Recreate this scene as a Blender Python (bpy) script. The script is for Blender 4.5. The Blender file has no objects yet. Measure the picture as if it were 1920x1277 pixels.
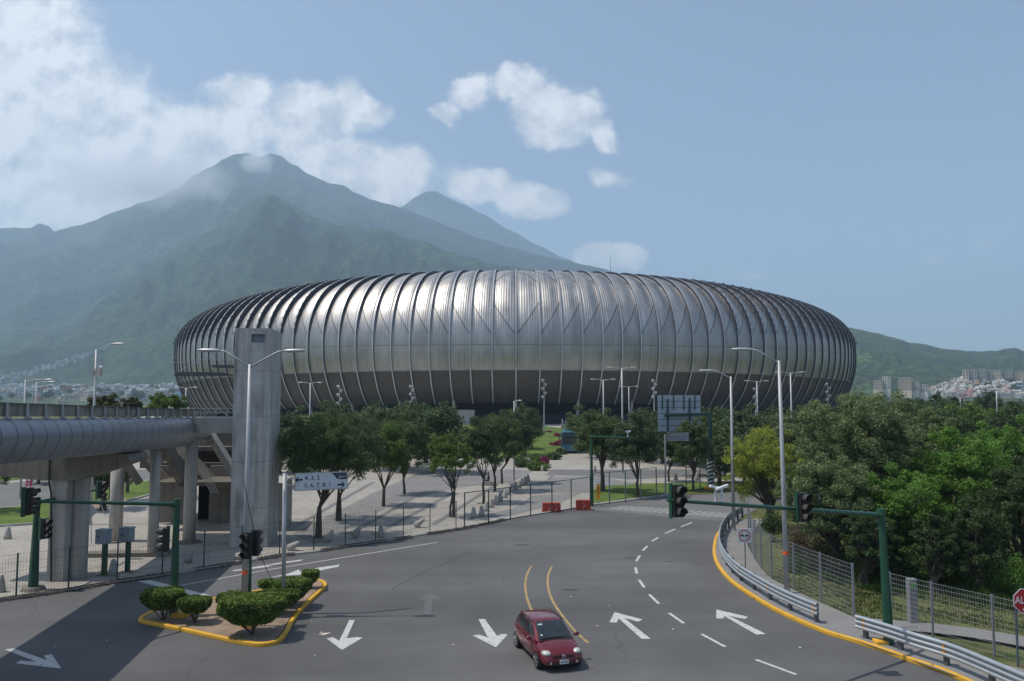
import bpy, bmesh, math, random
import numpy as np
from mathutils import Vector, Matrix, noise
R = math.radians
scene = bpy.context.scene
COL = scene.collection
# ------------------------------------------------------------------ camera
FPX = 1460.0; PIT = math.atan(106.5/FPX); CH = 9.7
cam = bpy.data.cameras.new('camera'); co = bpy.data.objects.new('camera', cam); COL.objects.link(co)
co.location = (0, 0, CH); co.rotation_euler = (math.pi/2+PIT, 0, 0)
cam.sensor_width = 36; cam.lens = FPX/1920*36; cam.clip_end = 60000; cam.clip_start = .5
scene.camera = co
# ------------------------------------------------------------------ light
SUN_EL = R(63.5); SUN_AZ = R(-94.0)      # azimuth measured from +Y towards +X (sun stands to the left, a little behind the camera)
sd = Vector((math.sin(SUN_AZ)*math.cos(SUN_EL), math.cos(SUN_AZ)*math.cos(SUN_EL), math.sin(SUN_EL)))
sun = bpy.data.lights.new('sun', 'SUN'); so = bpy.data.objects.new('sun', sun); COL.objects.link(so)
sun.energy = 3.9; sun.angle = R(.53); sun.color = (1, .93, .83)
so.rotation_euler = sd.to_track_quat('Z', 'Y').to_euler(); so.location = (-60, -10, 120)
scene.view_settings.view_transform = 'Standard'; scene.view_settings.look = 'None'
scene.view_settings.exposure = 0.12; scene.view_settings.gamma = 1

def build_world():
    w = bpy.data.worlds.new('World'); scene.world = w; w.use_nodes = True
    nt = w.node_tree; N = nt.nodes; L = nt.links; N.clear()
    out = N.new('ShaderNodeOutputWorld'); bg = N.new('ShaderNodeBackground'); L.new(bg.outputs[0], out.inputs[0])
    sky = N.new('ShaderNodeTexSky'); sky.sky_type = 'NISHITA'; sky.sun_disc = False
    sky.sun_elevation = SUN_EL; sky.sun_rotation = SUN_AZ; sky.air_density = 1.0; sky.dust_density = 1.8; sky.ozone_density = 1.4
    sky.altitude = 500
    tc = N.new('ShaderNodeTexCoord')
    def m(op, a, b=None, c=None, clamp=False):
        n = N.new('ShaderNodeMath'); n.operation = op; n.use_clamp = clamp
        for i, v in enumerate((a, b, c)):
            if v is None: continue
            if isinstance(v, (int, float)): n.inputs[i].default_value = v
            else: L.new(v, n.inputs[i])
        return n.outputs[0]
    sp = N.new('ShaderNodeSeparateXYZ'); L.new(tc.outputs['Generated'], sp.inputs[0])
    yy = m('MAXIMUM', sp.outputs[1], .05)
    u = m('DIVIDE', sp.outputs[0], yy); v = m('DIVIDE', sp.outputs[2], yy)
    uv = N.new('ShaderNodeCombineXYZ'); L.new(u, uv.inputs[0]); L.new(v, uv.inputs[1])
    # distort for wispy outlines
    def fbm(scale, detail, rough, src, off=(0, 0, 0)):
        mp = N.new('ShaderNodeMapping'); L.new(src, mp.inputs[0]); mp.inputs['Location'].default_value = off
        n = N.new('ShaderNodeTexNoise'); n.inputs['Scale'].default_value = scale; n.inputs['Detail'].default_value = detail
        n.inputs['Roughness'].default_value = rough; L.new(mp.outputs[0], n.inputs['Vector']); return n
    # blobs: px, py, rx, ry, weight  (directions of the clouds in the sky)
    B = [(20,40,150,120,.9),(110,170,190,130,.7),(60,250,210,150,1),(200,250,190,120,1),(330,260,150,90,1),(420,250,110,70,.9),(70,370,260,130,1),
         (230,370,170,100,.85),(-60,260,180,220,1),(430,165,75,45,.85),(560,195,90,50,.85),(660,180,55,55,.7),(520,235,120,50,.65),(700,205,50,30,.5),
         (640,300,120,70,.95),(740,325,80,65,.95),(570,270,70,40,.8),(900,350,80,50,.85),(990,375,100,45,.8),(860,320,60,50,.35),
         (880,165,65,38,.85),(825,195,34,26,.7),(975,155,62,42,.95),(1020,200,80,60,1),(1090,205,70,55,.95),(1140,240,45,45,.8),(1040,245,75,35,.75),
         (1140,325,62,28,.6),(1110,480,48,38,.95),(1170,480,60,42,1),(1760,480,160,45,.25),(1420,520,120,30,.25),(1850,455,80,30,.2)]
    dens = None
    wn = fbm(9, 5, .6, uv.outputs[0]); vm = N.new('ShaderNodeVectorMath'); vm.operation = 'MULTIPLY_ADD'
    L.new(wn.outputs['Color'], vm.inputs[0]); vm.inputs[1].default_value = (.085, .075, 0); L.new(uv.outputs[0], vm.inputs[2])
    sb = N.new('ShaderNodeVectorMath'); sb.operation = 'SUBTRACT'; L.new(vm.outputs[0], sb.inputs[0]); sb.inputs[1].default_value = (.0425, .0375, 0)
    soft = None
    for (px, py, rx, ry, wt) in B:
        a = N.new('ShaderNodeVectorMath'); a.operation = 'SUBTRACT'; L.new(sb.outputs[0], a.inputs[0]); a.inputs[1].default_value = ((px-960)/FPX, (745-py)/FPX*1.01, 0)
        b = N.new('ShaderNodeVectorMath'); b.operation = 'MULTIPLY'; L.new(a.outputs[0], b.inputs[0]); kk = 1.12 if px > 790 else 1.3; b.inputs[1].default_value = (FPX/rx/kk, FPX/ry/kk, 0)
        l = N.new('ShaderNodeVectorMath'); l.operation = 'LENGTH'; L.new(b.outputs[0], l.inputs[0])
        e = m('MULTIPLY', m('SUBTRACT', 1.0, l.outputs['Value'], clamp=True), wt)
        dens = e if dens is None else m('SMOOTH_MAX', dens, e, .12)
    n1 = fbm(17, 13, .64, uv.outputs[0], (3, 1, 0)); n2 = fbm(6, 8, .55, uv.outputs[0], (7, 2, 0))
    nn = m('ADD', m('MULTIPLY', m('SUBTRACT', n1.outputs[0], .5), .95), m('MULTIPLY', m('SUBTRACT', n2.outputs[0], .5), 1.2))
    d = m('ADD', dens, m('MULTIPLY', nn, .50))
    mr = N.new('ShaderNodeMapRange'); mr.interpolation_type = 'SMOOTHSTEP'; L.new(d, mr.inputs[0]); mr.inputs[1].default_value = .11; mr.inputs[2].default_value = .43
    gate = N.new('ShaderNodeMapRange'); L.new(dens, gate.inputs[0]); gate.inputs[1].default_value = .10; gate.inputs[2].default_value = .20
    front = m('GREATER_THAN', sp.outputs[1], .1)
    fac = m('MULTIPLY', m('MULTIPLY', mr.outputs[0], gate.outputs[0]), front)
    # brightness inside the cloud: bright tops, greyer bellies (density sampled a little towards the sun)
    n3 = fbm(17, 8, .58, uv.outputs[0], (3.010, .982, 0)); n4 = fbm(7, 8, .55, uv.outputs[0], (1, 5, 0))
    lit = m('ADD', m('MULTIPLY', m('SUBTRACT', n1.outputs[0], n3.outputs[0]), 2.0), m('MULTIPLY', n4.outputs[0], .95))
    cr = N.new('ShaderNodeValToRGB'); L.new(m('ADD', lit, m('MULTIPLY', m('SUBTRACT', dens, .45), .35)), cr.inputs[0])
    cr.color_ramp.elements[0].position = .12; cr.color_ramp.elements[0].color = (.56, .60, .66, 1)
    cr.color_ramp.elements[1].position = .66; cr.color_ramp.elements[1].color = (1.0, 1.0, 1.01, 1)
    mul = N.new('ShaderNodeMixRGB'); mul.blend_type = 'MULTIPLY'; mul.inputs[0].default_value = 1; hs = N.new('ShaderNodeHueSaturation'); hs.inputs['Saturation'].default_value = .88; L.new(sky.outputs[0], hs.inputs['Color']); L.new(hs.outputs[0], mul.inputs[1]); SKYS = SKY_STRENGTH
    mul.inputs[2].default_value = (SKYS, SKYS, SKYS, 1)
    mix = N.new('ShaderNodeMixRGB'); L.new(m('MULTIPLY', fac, .93), mix.inputs[0]); L.new(mul.outputs[0], mix.inputs[1]); L.new(cr.outputs[0], mix.inputs[2])
    L.new(mix.outputs[0], bg.inputs[0]); bg.inputs[1].default_value = 1.0
SKY_STRENGTH = .128
build_world()
scene.cycles.max_bounces = 8; scene.cycles.transparent_max_bounces = 16; scene.cycles.volume_bounces = 3
scene.cycles.use_denoising = True

# ------------------------------------------------------------------ pixel rays -> places in the world (used to survey the scene)
def ray(px, py):
    a = (px-960)/FPX; b = -(py-638.5)/FPX
    return a, math.cos(PIT)-b*math.sin(PIT), math.sin(PIT)+b*math.cos(PIT)
def G(px, py, z=0.0):
    x, y, k = ray(px, py); t = (z-CH)/k
    return (x*t, y*t, z)
def W(px, py, Y):
    x, y, k = ray(px, py); t = Y/y
    return (x*t, Y, CH+k*t)
def ZT(base, py):                                   # height of the point above `base` seen at row py
    y = base[1]; b = -(py-638.5)/FPX
    k = (math.sin(PIT)+b*math.cos(PIT))/(math.cos(PIT)-b*math.sin(PIT)); return CH+k*y
def ppm(base): return FPX/base[1]
def terr(x, y):                                     # the ground rises gently to the stadium podium
    t = min(1, max(0, (y-105)/65)); return 2.7*t
def GT(px, py):
    z = 0
    for _ in range(12):
        p = G(px, py, z)
        if p[1] < 0 or p[1] > 400: p = (p[0], 180, 0)
        z = .5*z+.5*terr(p[0], p[1])
    p = G(px, py, z); return (p[0], p[1], terr(p[0], p[1]))

# ------------------------------------------------------------------ mesh helpers
class MB:
    def __init__(s): s.v = []; s.f = []; s.m = []; s.uv = None
    def quad(s, *p, m=0):
        n = len(s.v); s.v += [tuple(q) for q in p]; s.f.append(tuple(range(n, n+len(p)))); s.m.append(m); return s
    def box(s, c, d, rz=0, m=0, rot=None):
        n = len(s.v); M = rot if rot else Matrix.Rotation(rz, 3, 'Z'); c = Vector(c)
        for z in (-.5, .5):
            for x, y in ((-.5, -.5), (.5, -.5), (.5, .5), (-.5, .5)):
                s.v.append(tuple(c+M@Vector((x*d[0], y*d[1], z*d[2]))))
        for f in ((3, 2, 1, 0), (4, 5, 6, 7), (0, 1, 5, 4), (1, 2, 6, 5), (2, 3, 7, 6), (3, 0, 4, 7)):
            s.f.append(tuple(n+i for i in f)); s.m.append(m)
        return s
    def bar(s, a, b, w, h=None, m=0, up=(0, 0, 1)):
        a = Vector(a); b = Vector(b); d = b-a; L = d.length
        if L < 1e-6: return s
        x = d/L; u = Vector(up)
        if abs(x.dot(u)) > .98: u = Vector((0, 1, 0))
        y = u.cross(x).normalized(); z = x.cross(y)
        M = Matrix((x, y, z)).transposed(); return s.box((a+b)/2, (L, w, h or w), m=m, rot=M)
    def tube(s, pts, r, n=8, m=0, cap=True):
        pts = [Vector(p) for p in pts]; k = len(pts); rs = r if isinstance(r, (list, tuple)) else [r]*k
        base = len(s.v); ref = None
        for i, p in enumerate(pts):
            t = (pts[min(i+1, k-1)]-pts[max(i-1, 0)]).normalized()
            if ref is None: ref = Vector((1, 0, 0)) if abs(t.x) < .8 else Vector((0, 1, 0))
            a = (ref-t*ref.dot(t)).normalized(); b = t.cross(a); ref = a
            for j in range(n):
                an = 2*math.pi*j/n; s.v.append(tuple(p+(a*math.cos(an)+b*math.sin(an))*rs[i]))
        for i in range(k-1):
            for j in range(n):
                j2 = (j+1) % n; s.f.append((base+i*n+j, base+i*n+j2, base+(i+1)*n+j2, base+(i+1)*n+j)); s.m.append(m)
        if cap:
            s.f.append(tuple(base+j for j in range(n))[::-1]); s.m.append(m)
            s.f.append(tuple(base+(k-1)*n+j for j in range(n))); s.m.append(m)
        return s
    def prism(s, poly, z0, z1, m=0):
        n = len(s.v); k = len(poly)
        A = sum(poly[i][0]*poly[(i+1) % k][1]-poly[(i+1) % k][0]*poly[i][1] for i in range(k))
        if A < 0: poly = poly[::-1]
        for z in (z0, z1):
            s.v += [(p[0], p[1], z) for p in poly]
        s.f.append(tuple(range(n, n+k))[::-1]); s.f.append(tuple(range(n+k, n+2*k))); s.m += [m, m]
        for i in range(k):
            j = (i+1) % k; s.f.append((n+i, n+j, n+k+j, n+k+i)); s.m.append(m)
        return s
    def sheet(s, poly, z, m=0):
        k = len(poly); A = sum(poly[i][0]*poly[(i+1) % k][1]-poly[(i+1) % k][0]*poly[i][1] for i in range(k))
        if A < 0: poly = poly[::-1]
        return s.quad(*[(p[0], p[1], z) for p in poly], m=m)
    def loft(s, rings, closed=True, m=0, cap=False):
        base = len(s.v); n = len(rings[0])
        for r_ in rings: s.v += [tuple(p) for p in r_]
        for i in range(len(rings)-1):
            for j in range(n if closed else n-1):
                j2 = (j+1) % n; s.f.append((base+i*n+j, base+i*n+j2, base+(i+1)*n+j2, base+(i+1)*n+j)); s.m.append(m)
        if cap:
            s.f.append(tuple(base+j for j in range(n))[::-1]); s.f.append(tuple(base+(len(rings)-1)*n+j for j in range(n))); s.m += [m, m]
        return s
    def ell(s, c, r_, nu=10, nv=7, m=0, rz=0):
        rings = []; M = Matrix.Rotation(rz, 3, 'Z')
        for i in range(1, nv):
            ph = math.pi*i/nv; rings.append([Vector(c)+M@Vector((r_[0]*math.sin(ph)*math.cos(2*math.pi*j/nu), r_[1]*math.sin(ph)*math.sin(2*math.pi*j/nu), -r_[2]*math.cos(ph))) for j in range(nu)])
        return s.loft(rings, m=m, cap=True)
    def build(s, name, mats, parent=None, smooth=False, off=None, bevel=0, subsurf=0, autos=None):
        me = bpy.data.meshes.new(name)
        v = s.v if off is None else [(p[0]-off[0], p[1]-off[1], p[2]-off[2]) for p in s.v]
        me.from_pydata(v, [], s.f); 
        for mt in (mats if isinstance(mats, (list, tuple)) else [mats]): me.materials.append(mt)
        if isinstance(mats, (list, tuple)): me.polygons.foreach_set('material_index', s.m)
        if smooth: me.polygons.foreach_set('use_smooth', [True]*len(s.f))
        if s.uv:
            ul = me.uv_layers.new(name='UVMap'); ul.data.foreach_set('uv', [c for f in s.f for i in f for c in s.uv[i]])
        me.update()
        o = bpy.data.objects.new(name, me); COL.objects.link(o)
        if parent: o.parent = parent
        if bevel:
            b = o.modifiers.new('bevel', 'BEVEL'); b.width = bevel; b.segments = 2; b.limit_method = 'ANGLE'; b.angle_limit = R(35)
        if subsurf:
            b = o.modifiers.new('sub', 'SUBSURF'); b.levels = subsurf; b.render_levels = subsurf
        return o
def tag(o, label=None, cat=None, group=None, kind=None):
    if label: o['label'] = label
    if cat: o['category'] = cat
    if group: o['group'] = group
    if kind: o['kind'] = kind
    return o
def thing(name, label, cat, loc=(0, 0, 0), rz=0, group=None, kind=None):
    o = bpy.data.objects.new(name, None); COL.objects.link(o); o.location = loc; o.rotation_euler = (0, 0, rz); o.empty_display_size = .3
    return tag(o, label, cat, group, kind)
CH_ = {}
def kids(o): return [c for c in bpy.data.objects if c.parent == o]
def dup(o, loc=None, rz=None, sc=None, label=None, group=None, _kids=None):
    c = o.copy(); COL.objects.link(c)
    if loc is not None: c.location = loc
    if rz is not None: c.rotation_euler = (0, 0, rz)
    if sc is not None: c.scale = sc if isinstance(sc, (tuple, list)) else (sc, sc, sc)
    if label: c['label'] = label
    if group: c['group'] = group
    ks = CH_.get(o.name)
    if ks is None: ks = [(k, kids(k)) for k in kids(o)]; CH_[o.name] = ks
    for k, gs in ks:
        kc = k.copy(); COL.objects.link(kc); kc.parent = c
        for g in gs:
            gc = g.copy(); COL.objects.link(gc); gc.parent = kc
    return c
def struct(name, mb, m, kind='structure', smooth=False, label=None, cat=None):
    o = mb.build(name, m, smooth=smooth); o['kind'] = kind
    o['label'] = label or name.replace('_', ' '); o['category'] = cat or name.replace('_', ' ')
    return o
def text_mesh(txt, size, thick=.004, align='CENTER'):
    cu = bpy.data.curves.new('t', 'FONT'); cu.body = txt; cu.size = size; cu.extrude = thick; cu.align_x = align; cu.align_y = 'CENTER'
    cu.offset = size*.012
    ob = bpy.data.objects.new('t', cu); COL.objects.link(ob)
    dg = bpy.context.evaluated_depsgraph_get(); me = bpy.data.meshes.new_from_object(ob.evaluated_get(dg))
    mb = MB(); mb.v = [tuple(v.co) for v in me.vertices]; mb.f = [tuple(p.vertices) for p in me.polygons]; mb.m = [0]*len(mb.f)
    bpy.data.objects.remove(ob); bpy.data.curves.remove(cu); bpy.data.meshes.remove(me); return mb
def upright(mb, c, sx=1, rz=0):        # text in XY plane -> standing, facing -Y, placed at c
    M = Matrix.Rotation(rz, 3, 'Z'); out = []
    for x, y, z in mb.v: out.append(tuple(Vector(c)+M@Vector((x*sx, -z, y))))
    mb.v = out; return mb
def append(a, b, m=None):
    n = len(a.v); a.v += b.v; a.f += [tuple(i+n for i in f) for f in b.f]; a.m += b.m if m is None else [m]*len(b.f); return a

# ------------------------------------------------------------------ materials
MATS = {}
def mat(name, col, rough=.7, metal=0., var=.15, scale=1.5, bump=0., bscale=20, coord='pos', spec=.5, coat=0, streak=0., var2=None, island=0., stretch=None, trans=0):
    if name in MATS: return MATS[name]
    m = bpy.data.materials.new(name); m.use_nodes = True; nt = m.node_tree; N = nt.nodes; L = nt.links
    b = N['Principled BSDF']; b.inputs['Roughness'].default_value = rough; b.inputs['Metallic'].default_value = metal
    b.inputs['Specular IOR Level'].default_value = spec; b.inputs['Coat Weight'].default_value = coat
    if coord == 'pos': src = N.new('ShaderNodeNewGeometry').outputs['Position']
    else: src = N.new('ShaderNodeTexCoord').outputs['Object']
    if stretch:
        mp = N.new('ShaderNodeMapping'); L.new(src, mp.inputs[0]); mp.inputs['Scale'].default_value = stretch; mp.inputs['Rotation'].default_value = (0, 0, 0); src = mp.outputs[0]
    n = N.new('ShaderNodeTexNoise'); n.inputs['Scale'].default_value = scale; n.inputs['Detail'].default_value = 8; n.inputs['Roughness'].default_value = .65
    L.new(src, n.inputs['Vector'])
    r_ = N.new('ShaderNodeValToRGB'); L.new(n.outputs[0], r_.inputs[0])
    c2 = var2 or tuple(min(1, c*(1+var)) for c in col); c1 = tuple(c*(1-var) for c in col)
    r_.color_ramp.elements[0].position = .3; r_.color_ramp.elements[1].position = .7
    r_.color_ramp.elements[0].color = (*c1, 1); r_.color_ramp.elements[1].color = (*c2, 1)
    cout = r_.outputs[0]
    if streak:
        mp = N.new('ShaderNodeMapping'); L.new(src, mp.inputs[0]); mp.inputs['Scale'].default_value = (1, 1, .07)
        n2 = N.new('ShaderNodeTexNoise'); n2.inputs['Scale'].default_value = 3.2; n2.inputs['Detail'].default_value = 6; L.new(mp.outputs[0], n2.inputs['Vector'])
        rr = N.new('ShaderNodeMapRange'); L.new(n2.outputs[0], rr.inputs[0]); rr.inputs[1].default_value = .45; rr.inputs[2].default_value = .75; rr.inputs[3].default_value = 1; rr.inputs[4].default_value = 1-streak
        mx = N.new('ShaderNodeMixRGB'); mx.blend_type = 'MULTIPLY'; mx.inputs[0].default_value = 1; L.new(cout, mx.inputs[1]); L.new(rr.outputs[0], mx.inputs[2]); cout = mx.outputs[0]
    if island:
        g = N.new('ShaderNodeNewGeometry'); rr = N.new('ShaderNodeMapRange'); L.new(g.outputs['Random Per Island'], rr.inputs[0]); rr.inputs[3].default_value = 1-island; rr.inputs[4].default_value = 1+island
        mx = N.new('ShaderNodeMixRGB'); mx.blend_type = 'MULTIPLY'; mx.inputs[0].default_value = 1; L.new(cout, mx.inputs[1]); L.new(rr.outputs[0], mx.inputs[2]); cout = mx.outputs[0]
    L.new(cout, b.inputs['Base Color'])
    if bump:
        nb = N.new('ShaderNodeTexNoise'); nb.inputs['Scale'].default_value = bscale; nb.inputs['Detail'].default_value = 5; L.new(src, nb.inputs['Vector'])
        bp = N.new('ShaderNodeBump'); bp.inputs['Strength'].default_value = bump; bp.inputs['Distance'].default_value = .1; L.new(nb.outputs[0], bp.inputs['Height']); L.new(bp.outputs[0], b.inputs['Normal'])
    if trans:
        tr = N.new('ShaderNodeBsdfTranslucent'); L.new(cout, tr.inputs[0]); ms = N.new('ShaderNodeMixShader'); ms.inputs[0].default_value = trans
        L.new(b.outputs[0], ms.inputs[1]); L.new(tr.outputs[0], ms.inputs[2]); L.new(ms.outputs[0], N['Material Output'].inputs[0])
    MATS[name] = m; return m
def nodes(m): return m.node_tree.nodes, m.node_tree.links
def mth(N, L, op, a, b=None, c=None, clamp=False):
    n = N.new('ShaderNodeMath'); n.operation = op; n.use_clamp = clamp
    for i, v in enumerate((a, b, c)):
        if v is None: continue
        if isinstance(v, (int, float)): n.inputs[i].default_value = v
        else: L.new(v, n.inputs[i])
    return n.outputs[0]
def mulcol(m, fac_out, to=None):       # multiply the base colour of material m by a value socket
    N, L = nodes(m); b = N['Principled BSDF']; l = b.inputs['Base Color'].links[0]; src = l.from_socket
    mx = N.new('ShaderNodeMixRGB'); mx.blend_type = 'MULTIPLY'; mx.inputs[0].default_value = 1; L.new(src, mx.inputs[1]); L.new(fac_out, mx.inputs[2]); L.new(mx.outputs[0], b.inputs['Base Color'])
def mixcol(m, fac_out, col):
    N, L = nodes(m); b = N['Principled BSDF']; src = b.inputs['Base Color'].links[0].from_socket
    mx = N.new('ShaderNodeMixRGB'); L.new(fac_out, mx.inputs[0]); L.new(src, mx.inputs[1]); mx.inputs[2].default_value = (*col, 1); L.new(mx.outputs[0], b.inputs['Base Color'])
def pos_noise(m, scale, lo, hi, stretch=None, detail=6, rot=0, coord='pos'):
    N, L = nodes(m)
    src = N.new('ShaderNodeNewGeometry').outputs['Position'] if coord == 'pos' else N.new('ShaderNodeTexCoord').outputs['Object']
    if stretch:
        mp = N.new('ShaderNodeMapping'); L.new(src, mp.inputs[0]); mp.inputs['Rotation'].default_value = (0, 0, rot); mp.inputs['Scale'].default_value = stretch; src = mp.outputs[0]
    n = N.new('ShaderNodeTexNoise'); n.inputs['Scale'].default_value = scale; n.inputs['Detail'].default_value = detail; L.new(src, n.inputs['Vector'])
    r_ = N.new('ShaderNodeMapRange'); L.new(n.outputs[0], r_.inputs[0]); r_.inputs[1].default_value = lo; r_.inputs[2].default_value = hi; return r_.outputs[0]
def remap(m, o, a, b):
    N, L = nodes(m); r_ = N.new('ShaderNodeMapRange'); L.new(o, r_.inputs[0]); r_.inputs[3].default_value = a; r_.inputs[4].default_value = b; return r_.outputs[0]

asphalt = mat('asphalt', (.102, .102, .103), .85, var=.10, scale=.5, bump=.25, bscale=60)
mulcol(asphalt, remap(asphalt, pos_noise(asphalt, .06, .38, .62), .80, 1.14))
mulcol(asphalt, remap(asphalt, pos_noise(asphalt, .35, .3, .7, (.12, 1, 1), 5, R(28)), .88, 1.1))
mulcol(asphalt, remap(asphalt, pos_noise(asphalt, 40, .3, .7, None, 2), .85, 1.15))
mulcol(asphalt, remap(asphalt, pos_noise(asphalt, .18, .42, .6, (.35, 1, 1), 3, R(60)), .9, 1.08))
def cracks(m):
    N, L = nodes(m); g_ = N.new('ShaderNodeNewGeometry'); nz = N.new('ShaderNodeTexNoise'); nz.inputs['Scale'].default_value = .9; nz.inputs['Detail'].default_value = 5; L.new(g_.outputs['Position'], nz.inputs['Vector'])
    mx = N.new('ShaderNodeMixRGB'); mx.inputs[0].default_value = .45; L.new(g_.outputs['Position'], mx.inputs[1]); L.new(nz.outputs['Color'], mx.inputs[2])
    v = N.new('ShaderNodeTexVoronoi'); v.feature = 'DISTANCE_TO_EDGE'; v.inputs['Scale'].default_value = .42; L.new(mx.outputs[0], v.inputs['Vector'])
    c = mth(N, L, 'LESS_THAN', v.outputs['Distance'], .006); k = pos_noise(m, .09, .50, .58, None, 2)
    mixcol(m, mth(N, L, 'MULTIPLY', mth(N, L, 'MULTIPLY', c, k), .35), (.03, .03, .032))
cracks(asphalt)
asphalt_old = mat('asphalt_old', (.135, .135, .13), .85, var=.14, scale=.4, bump=.25, bscale=50)
def paver_mat(name, col, joint=.75, rot=0, bw=.5, bh=.25, scale=1):
    m = mat(name, col, .8, var=.13, scale=.25, bump=.15, bscale=30); N, L = nodes(m)
    g = N.new('ShaderNodeNewGeometry'); mp = N.new('ShaderNodeMapping'); L.new(g.outputs['Position'], mp.inputs[0]); mp.inputs['Rotation'].default_value = (0, 0, rot)
    br = N.new('ShaderNodeTexBrick'); L.new(mp.outputs[0], br.inputs['Vector']); br.inputs['Scale'].default_value = scale; br.inputs['Brick Width'].default_value = bw; br.inputs['Row Height'].default_value = bh
    br.inputs['Mortar Size'].default_value = .018; br.inputs['Color1'].default_value = (1, 1, 1, 1); br.inputs['Color2'].default_value = (.82, .82, .82, 1); br.inputs['Mortar'].default_value = (joint*.6,)*3+(1,)
    mulcol(m, br.outputs['Color']); return m
paver = paver_mat('plaza_pavers', (.37, .345, .305), rot=R(35))
paver_dk = paver_mat('plaza_pavers_grey', (.225, .22, .215), rot=R(35))
concrete = mat('concrete', (.42, .395, .36), .85, var=.16, scale=.8, bump=.2, bscale=12, streak=.35)
concrete_dirty = mat('concrete_dirty', (.19, .17, .14), .9, var=.25, scale=.7, bump=.25, bscale=9, streak=.4)
concrete_lt = mat('concrete_light', (.36, .345, .32), .85, var=.12, scale=1, bump=.15, bscale=15)
sidewalk_m = mat('sidewalk_concrete', (.20, .195, .19), .88, var=.13, scale=.6, bump=.2, bscale=25)
yellow_kerb = mat('yellow_kerb_paint', (.66, .36, .03), .6, var=.12, scale=1.2, bump=.15, bscale=15)
mixcol(yellow_kerb, remap(yellow_kerb, pos_noise(yellow_kerb, 2.6, .62, .70), 0, .75), (.06, .05, .04))
yellow_line = mat('yellow_line_paint', (.40, .27, .10), .7, var=.2, scale=2.5)
mixcol(yellow_line, remap(yellow_line, pos_noise(yellow_line, 5, .5, .62), 0, .75), (.08, .08, .085))
white_line = mat('white_line_paint', (.49, .49, .48), .7, var=.1, scale=3)
mixcol(white_line, remap(white_line, pos_noise(white_line, 6, .54, .66), 0, .6), (.12, .12, .12))
faint_line = mat('worn_line_paint', (.104, .104, .105), .8, var=.1, scale=3)
grass_m = mat('grass', (.085, .12, .035), .95, var=.45, scale=.8, bump=.6, bscale=40, var2=(.16, .18, .06), spec=.15)
mixcol(grass_m, remap(grass_m, pos_noise(grass_m, 1.2, .5, .68), 0, .7), (.17, .14, .08))
grass_lawn = mat('lawn', (.10, .15, .035), .95, var=.4, scale=.5, bump=.5, bscale=30, spec=.15)
dirt_m = mat('dirt', (.27, .20, .145), .95, var=.25, scale=1.5, bump=.4, bscale=18)
soil_dk = mat('dark_soil', (.07, .055, .04), .95, var=.4, scale=1.2, bump=.5, bscale=15)
green_pole = mat('green_paint', (.014, .072, .042), .38, var=.15, scale=2, streak=.25)
green_dk = mat('dark_green_paint', (.012, .05, .045), .4, var=.15, scale=2)
galv = mat('galvanised_steel', (.42, .44, .46), .42, .55, var=.14, scale=3)
galv_pole = mat('grey_pole_paint', (.40, .41, .42), .5, .25, var=.08, scale=1, streak=.2)
black_pl = mat('black_plastic', (.012, .012, .013), .45, var=.2)
visor_m = mat('signal_visor', (.06, .052, .045), .5, var=.2)
lens_dk = mat('dark_lens', (.02, .02, .02), .2, var=.3)
white_pt = mat('white_paint', (.62, .63, .64), .45, var=.06, scale=4)
sign_white = mat('sign_face_white', (.56, .60, .64), .45, var=.04)
red_sign = mat('sign_red', (.45, .018, .03), .4, var=.08)
navy = mat('sign_navy', (.008, .012, .035), .4, var=.1)
orange_pt = mat('orange_band', (.75, .12, .02), .5, var=.1)
amber = mat('amber_reflector', (.85, .33, .01), .35, var=.05)
red_pl = mat('red_plastic_barrier', (.36, .035, .018), .55, var=.15, scale=2)
bark = mat('bark', (.085, .070, .055), .95, var=.35, scale=3, bump=.6, bscale=14, coord='obj')
# ------------------------------------------------------------------ the ground, the road and the paving
def spline(pts, n=6):
    out = []; k = len(pts)
    for i in range(k-1):
        p = [Vector((*pts[max(0, min(k-1, i+j))][:2], 0)) for j in (-1, 0, 1, 2)]
        for s in range(n):
            t = s/n; out.append(.5*((2*p[1])+(-p[0]+p[2])*t+(2*p[0]-5*p[1]+4*p[2]-p[3])*t*t+(-p[0]+3*p[1]-3*p[2]+p[3])*t**3))
    out.append(Vector((*pts[-1][:2], 0))); return out
def offset(path, d):                     # positive: to the left of the walking direction
    out = []; k = len(path)
    for i, p in enumerate(path):
        t = (path[min(i+1, k-1)]-path[max(i-1, 0)]).normalized(); out.append(p+Vector((-t.y, t.x, 0))*d)
    return out
def ribbon(mb, path, d0, d1, z0, z1, m=0):
    a = offset(path, d0); b = offset(path, d1)
    rings = [[(p.x, p.y, z0), (p.x, p.y, z1), (q.x, q.y, z1), (q.x, q.y, z0)] for p, q in zip(a, b)]
    return mb.loft(rings, m=m, cap=True)
def flat(mb, path, d0, d1, z, m=0):
    a = offset(path, d0); b = offset(path, d1)
    return mb.loft([[(p.x, p.y, z), (q.x, q.y, z)] if d0 > d1 else [(q.x, q.y, z), (p.x, p.y, z)] for p, q in zip(a, b)], closed=False, m=m)
g = MB(); ys = [-300, 20, 105, 115, 125, 135, 145, 155, 165, 170, 420, 480, 900, 3000, 45000]
def gz(y): return terr(0, y) if y <= 420 else (0 if y > 470 else 2.7)
xs = [-30000, -3000, -600, -120, 0, 120, 600, 3000, 30000]
g.loft([[(x, y, gz(y)-.03) for x in xs] for y in ys][::-1], closed=False)
struct('ground', g, grass_m)
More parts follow.
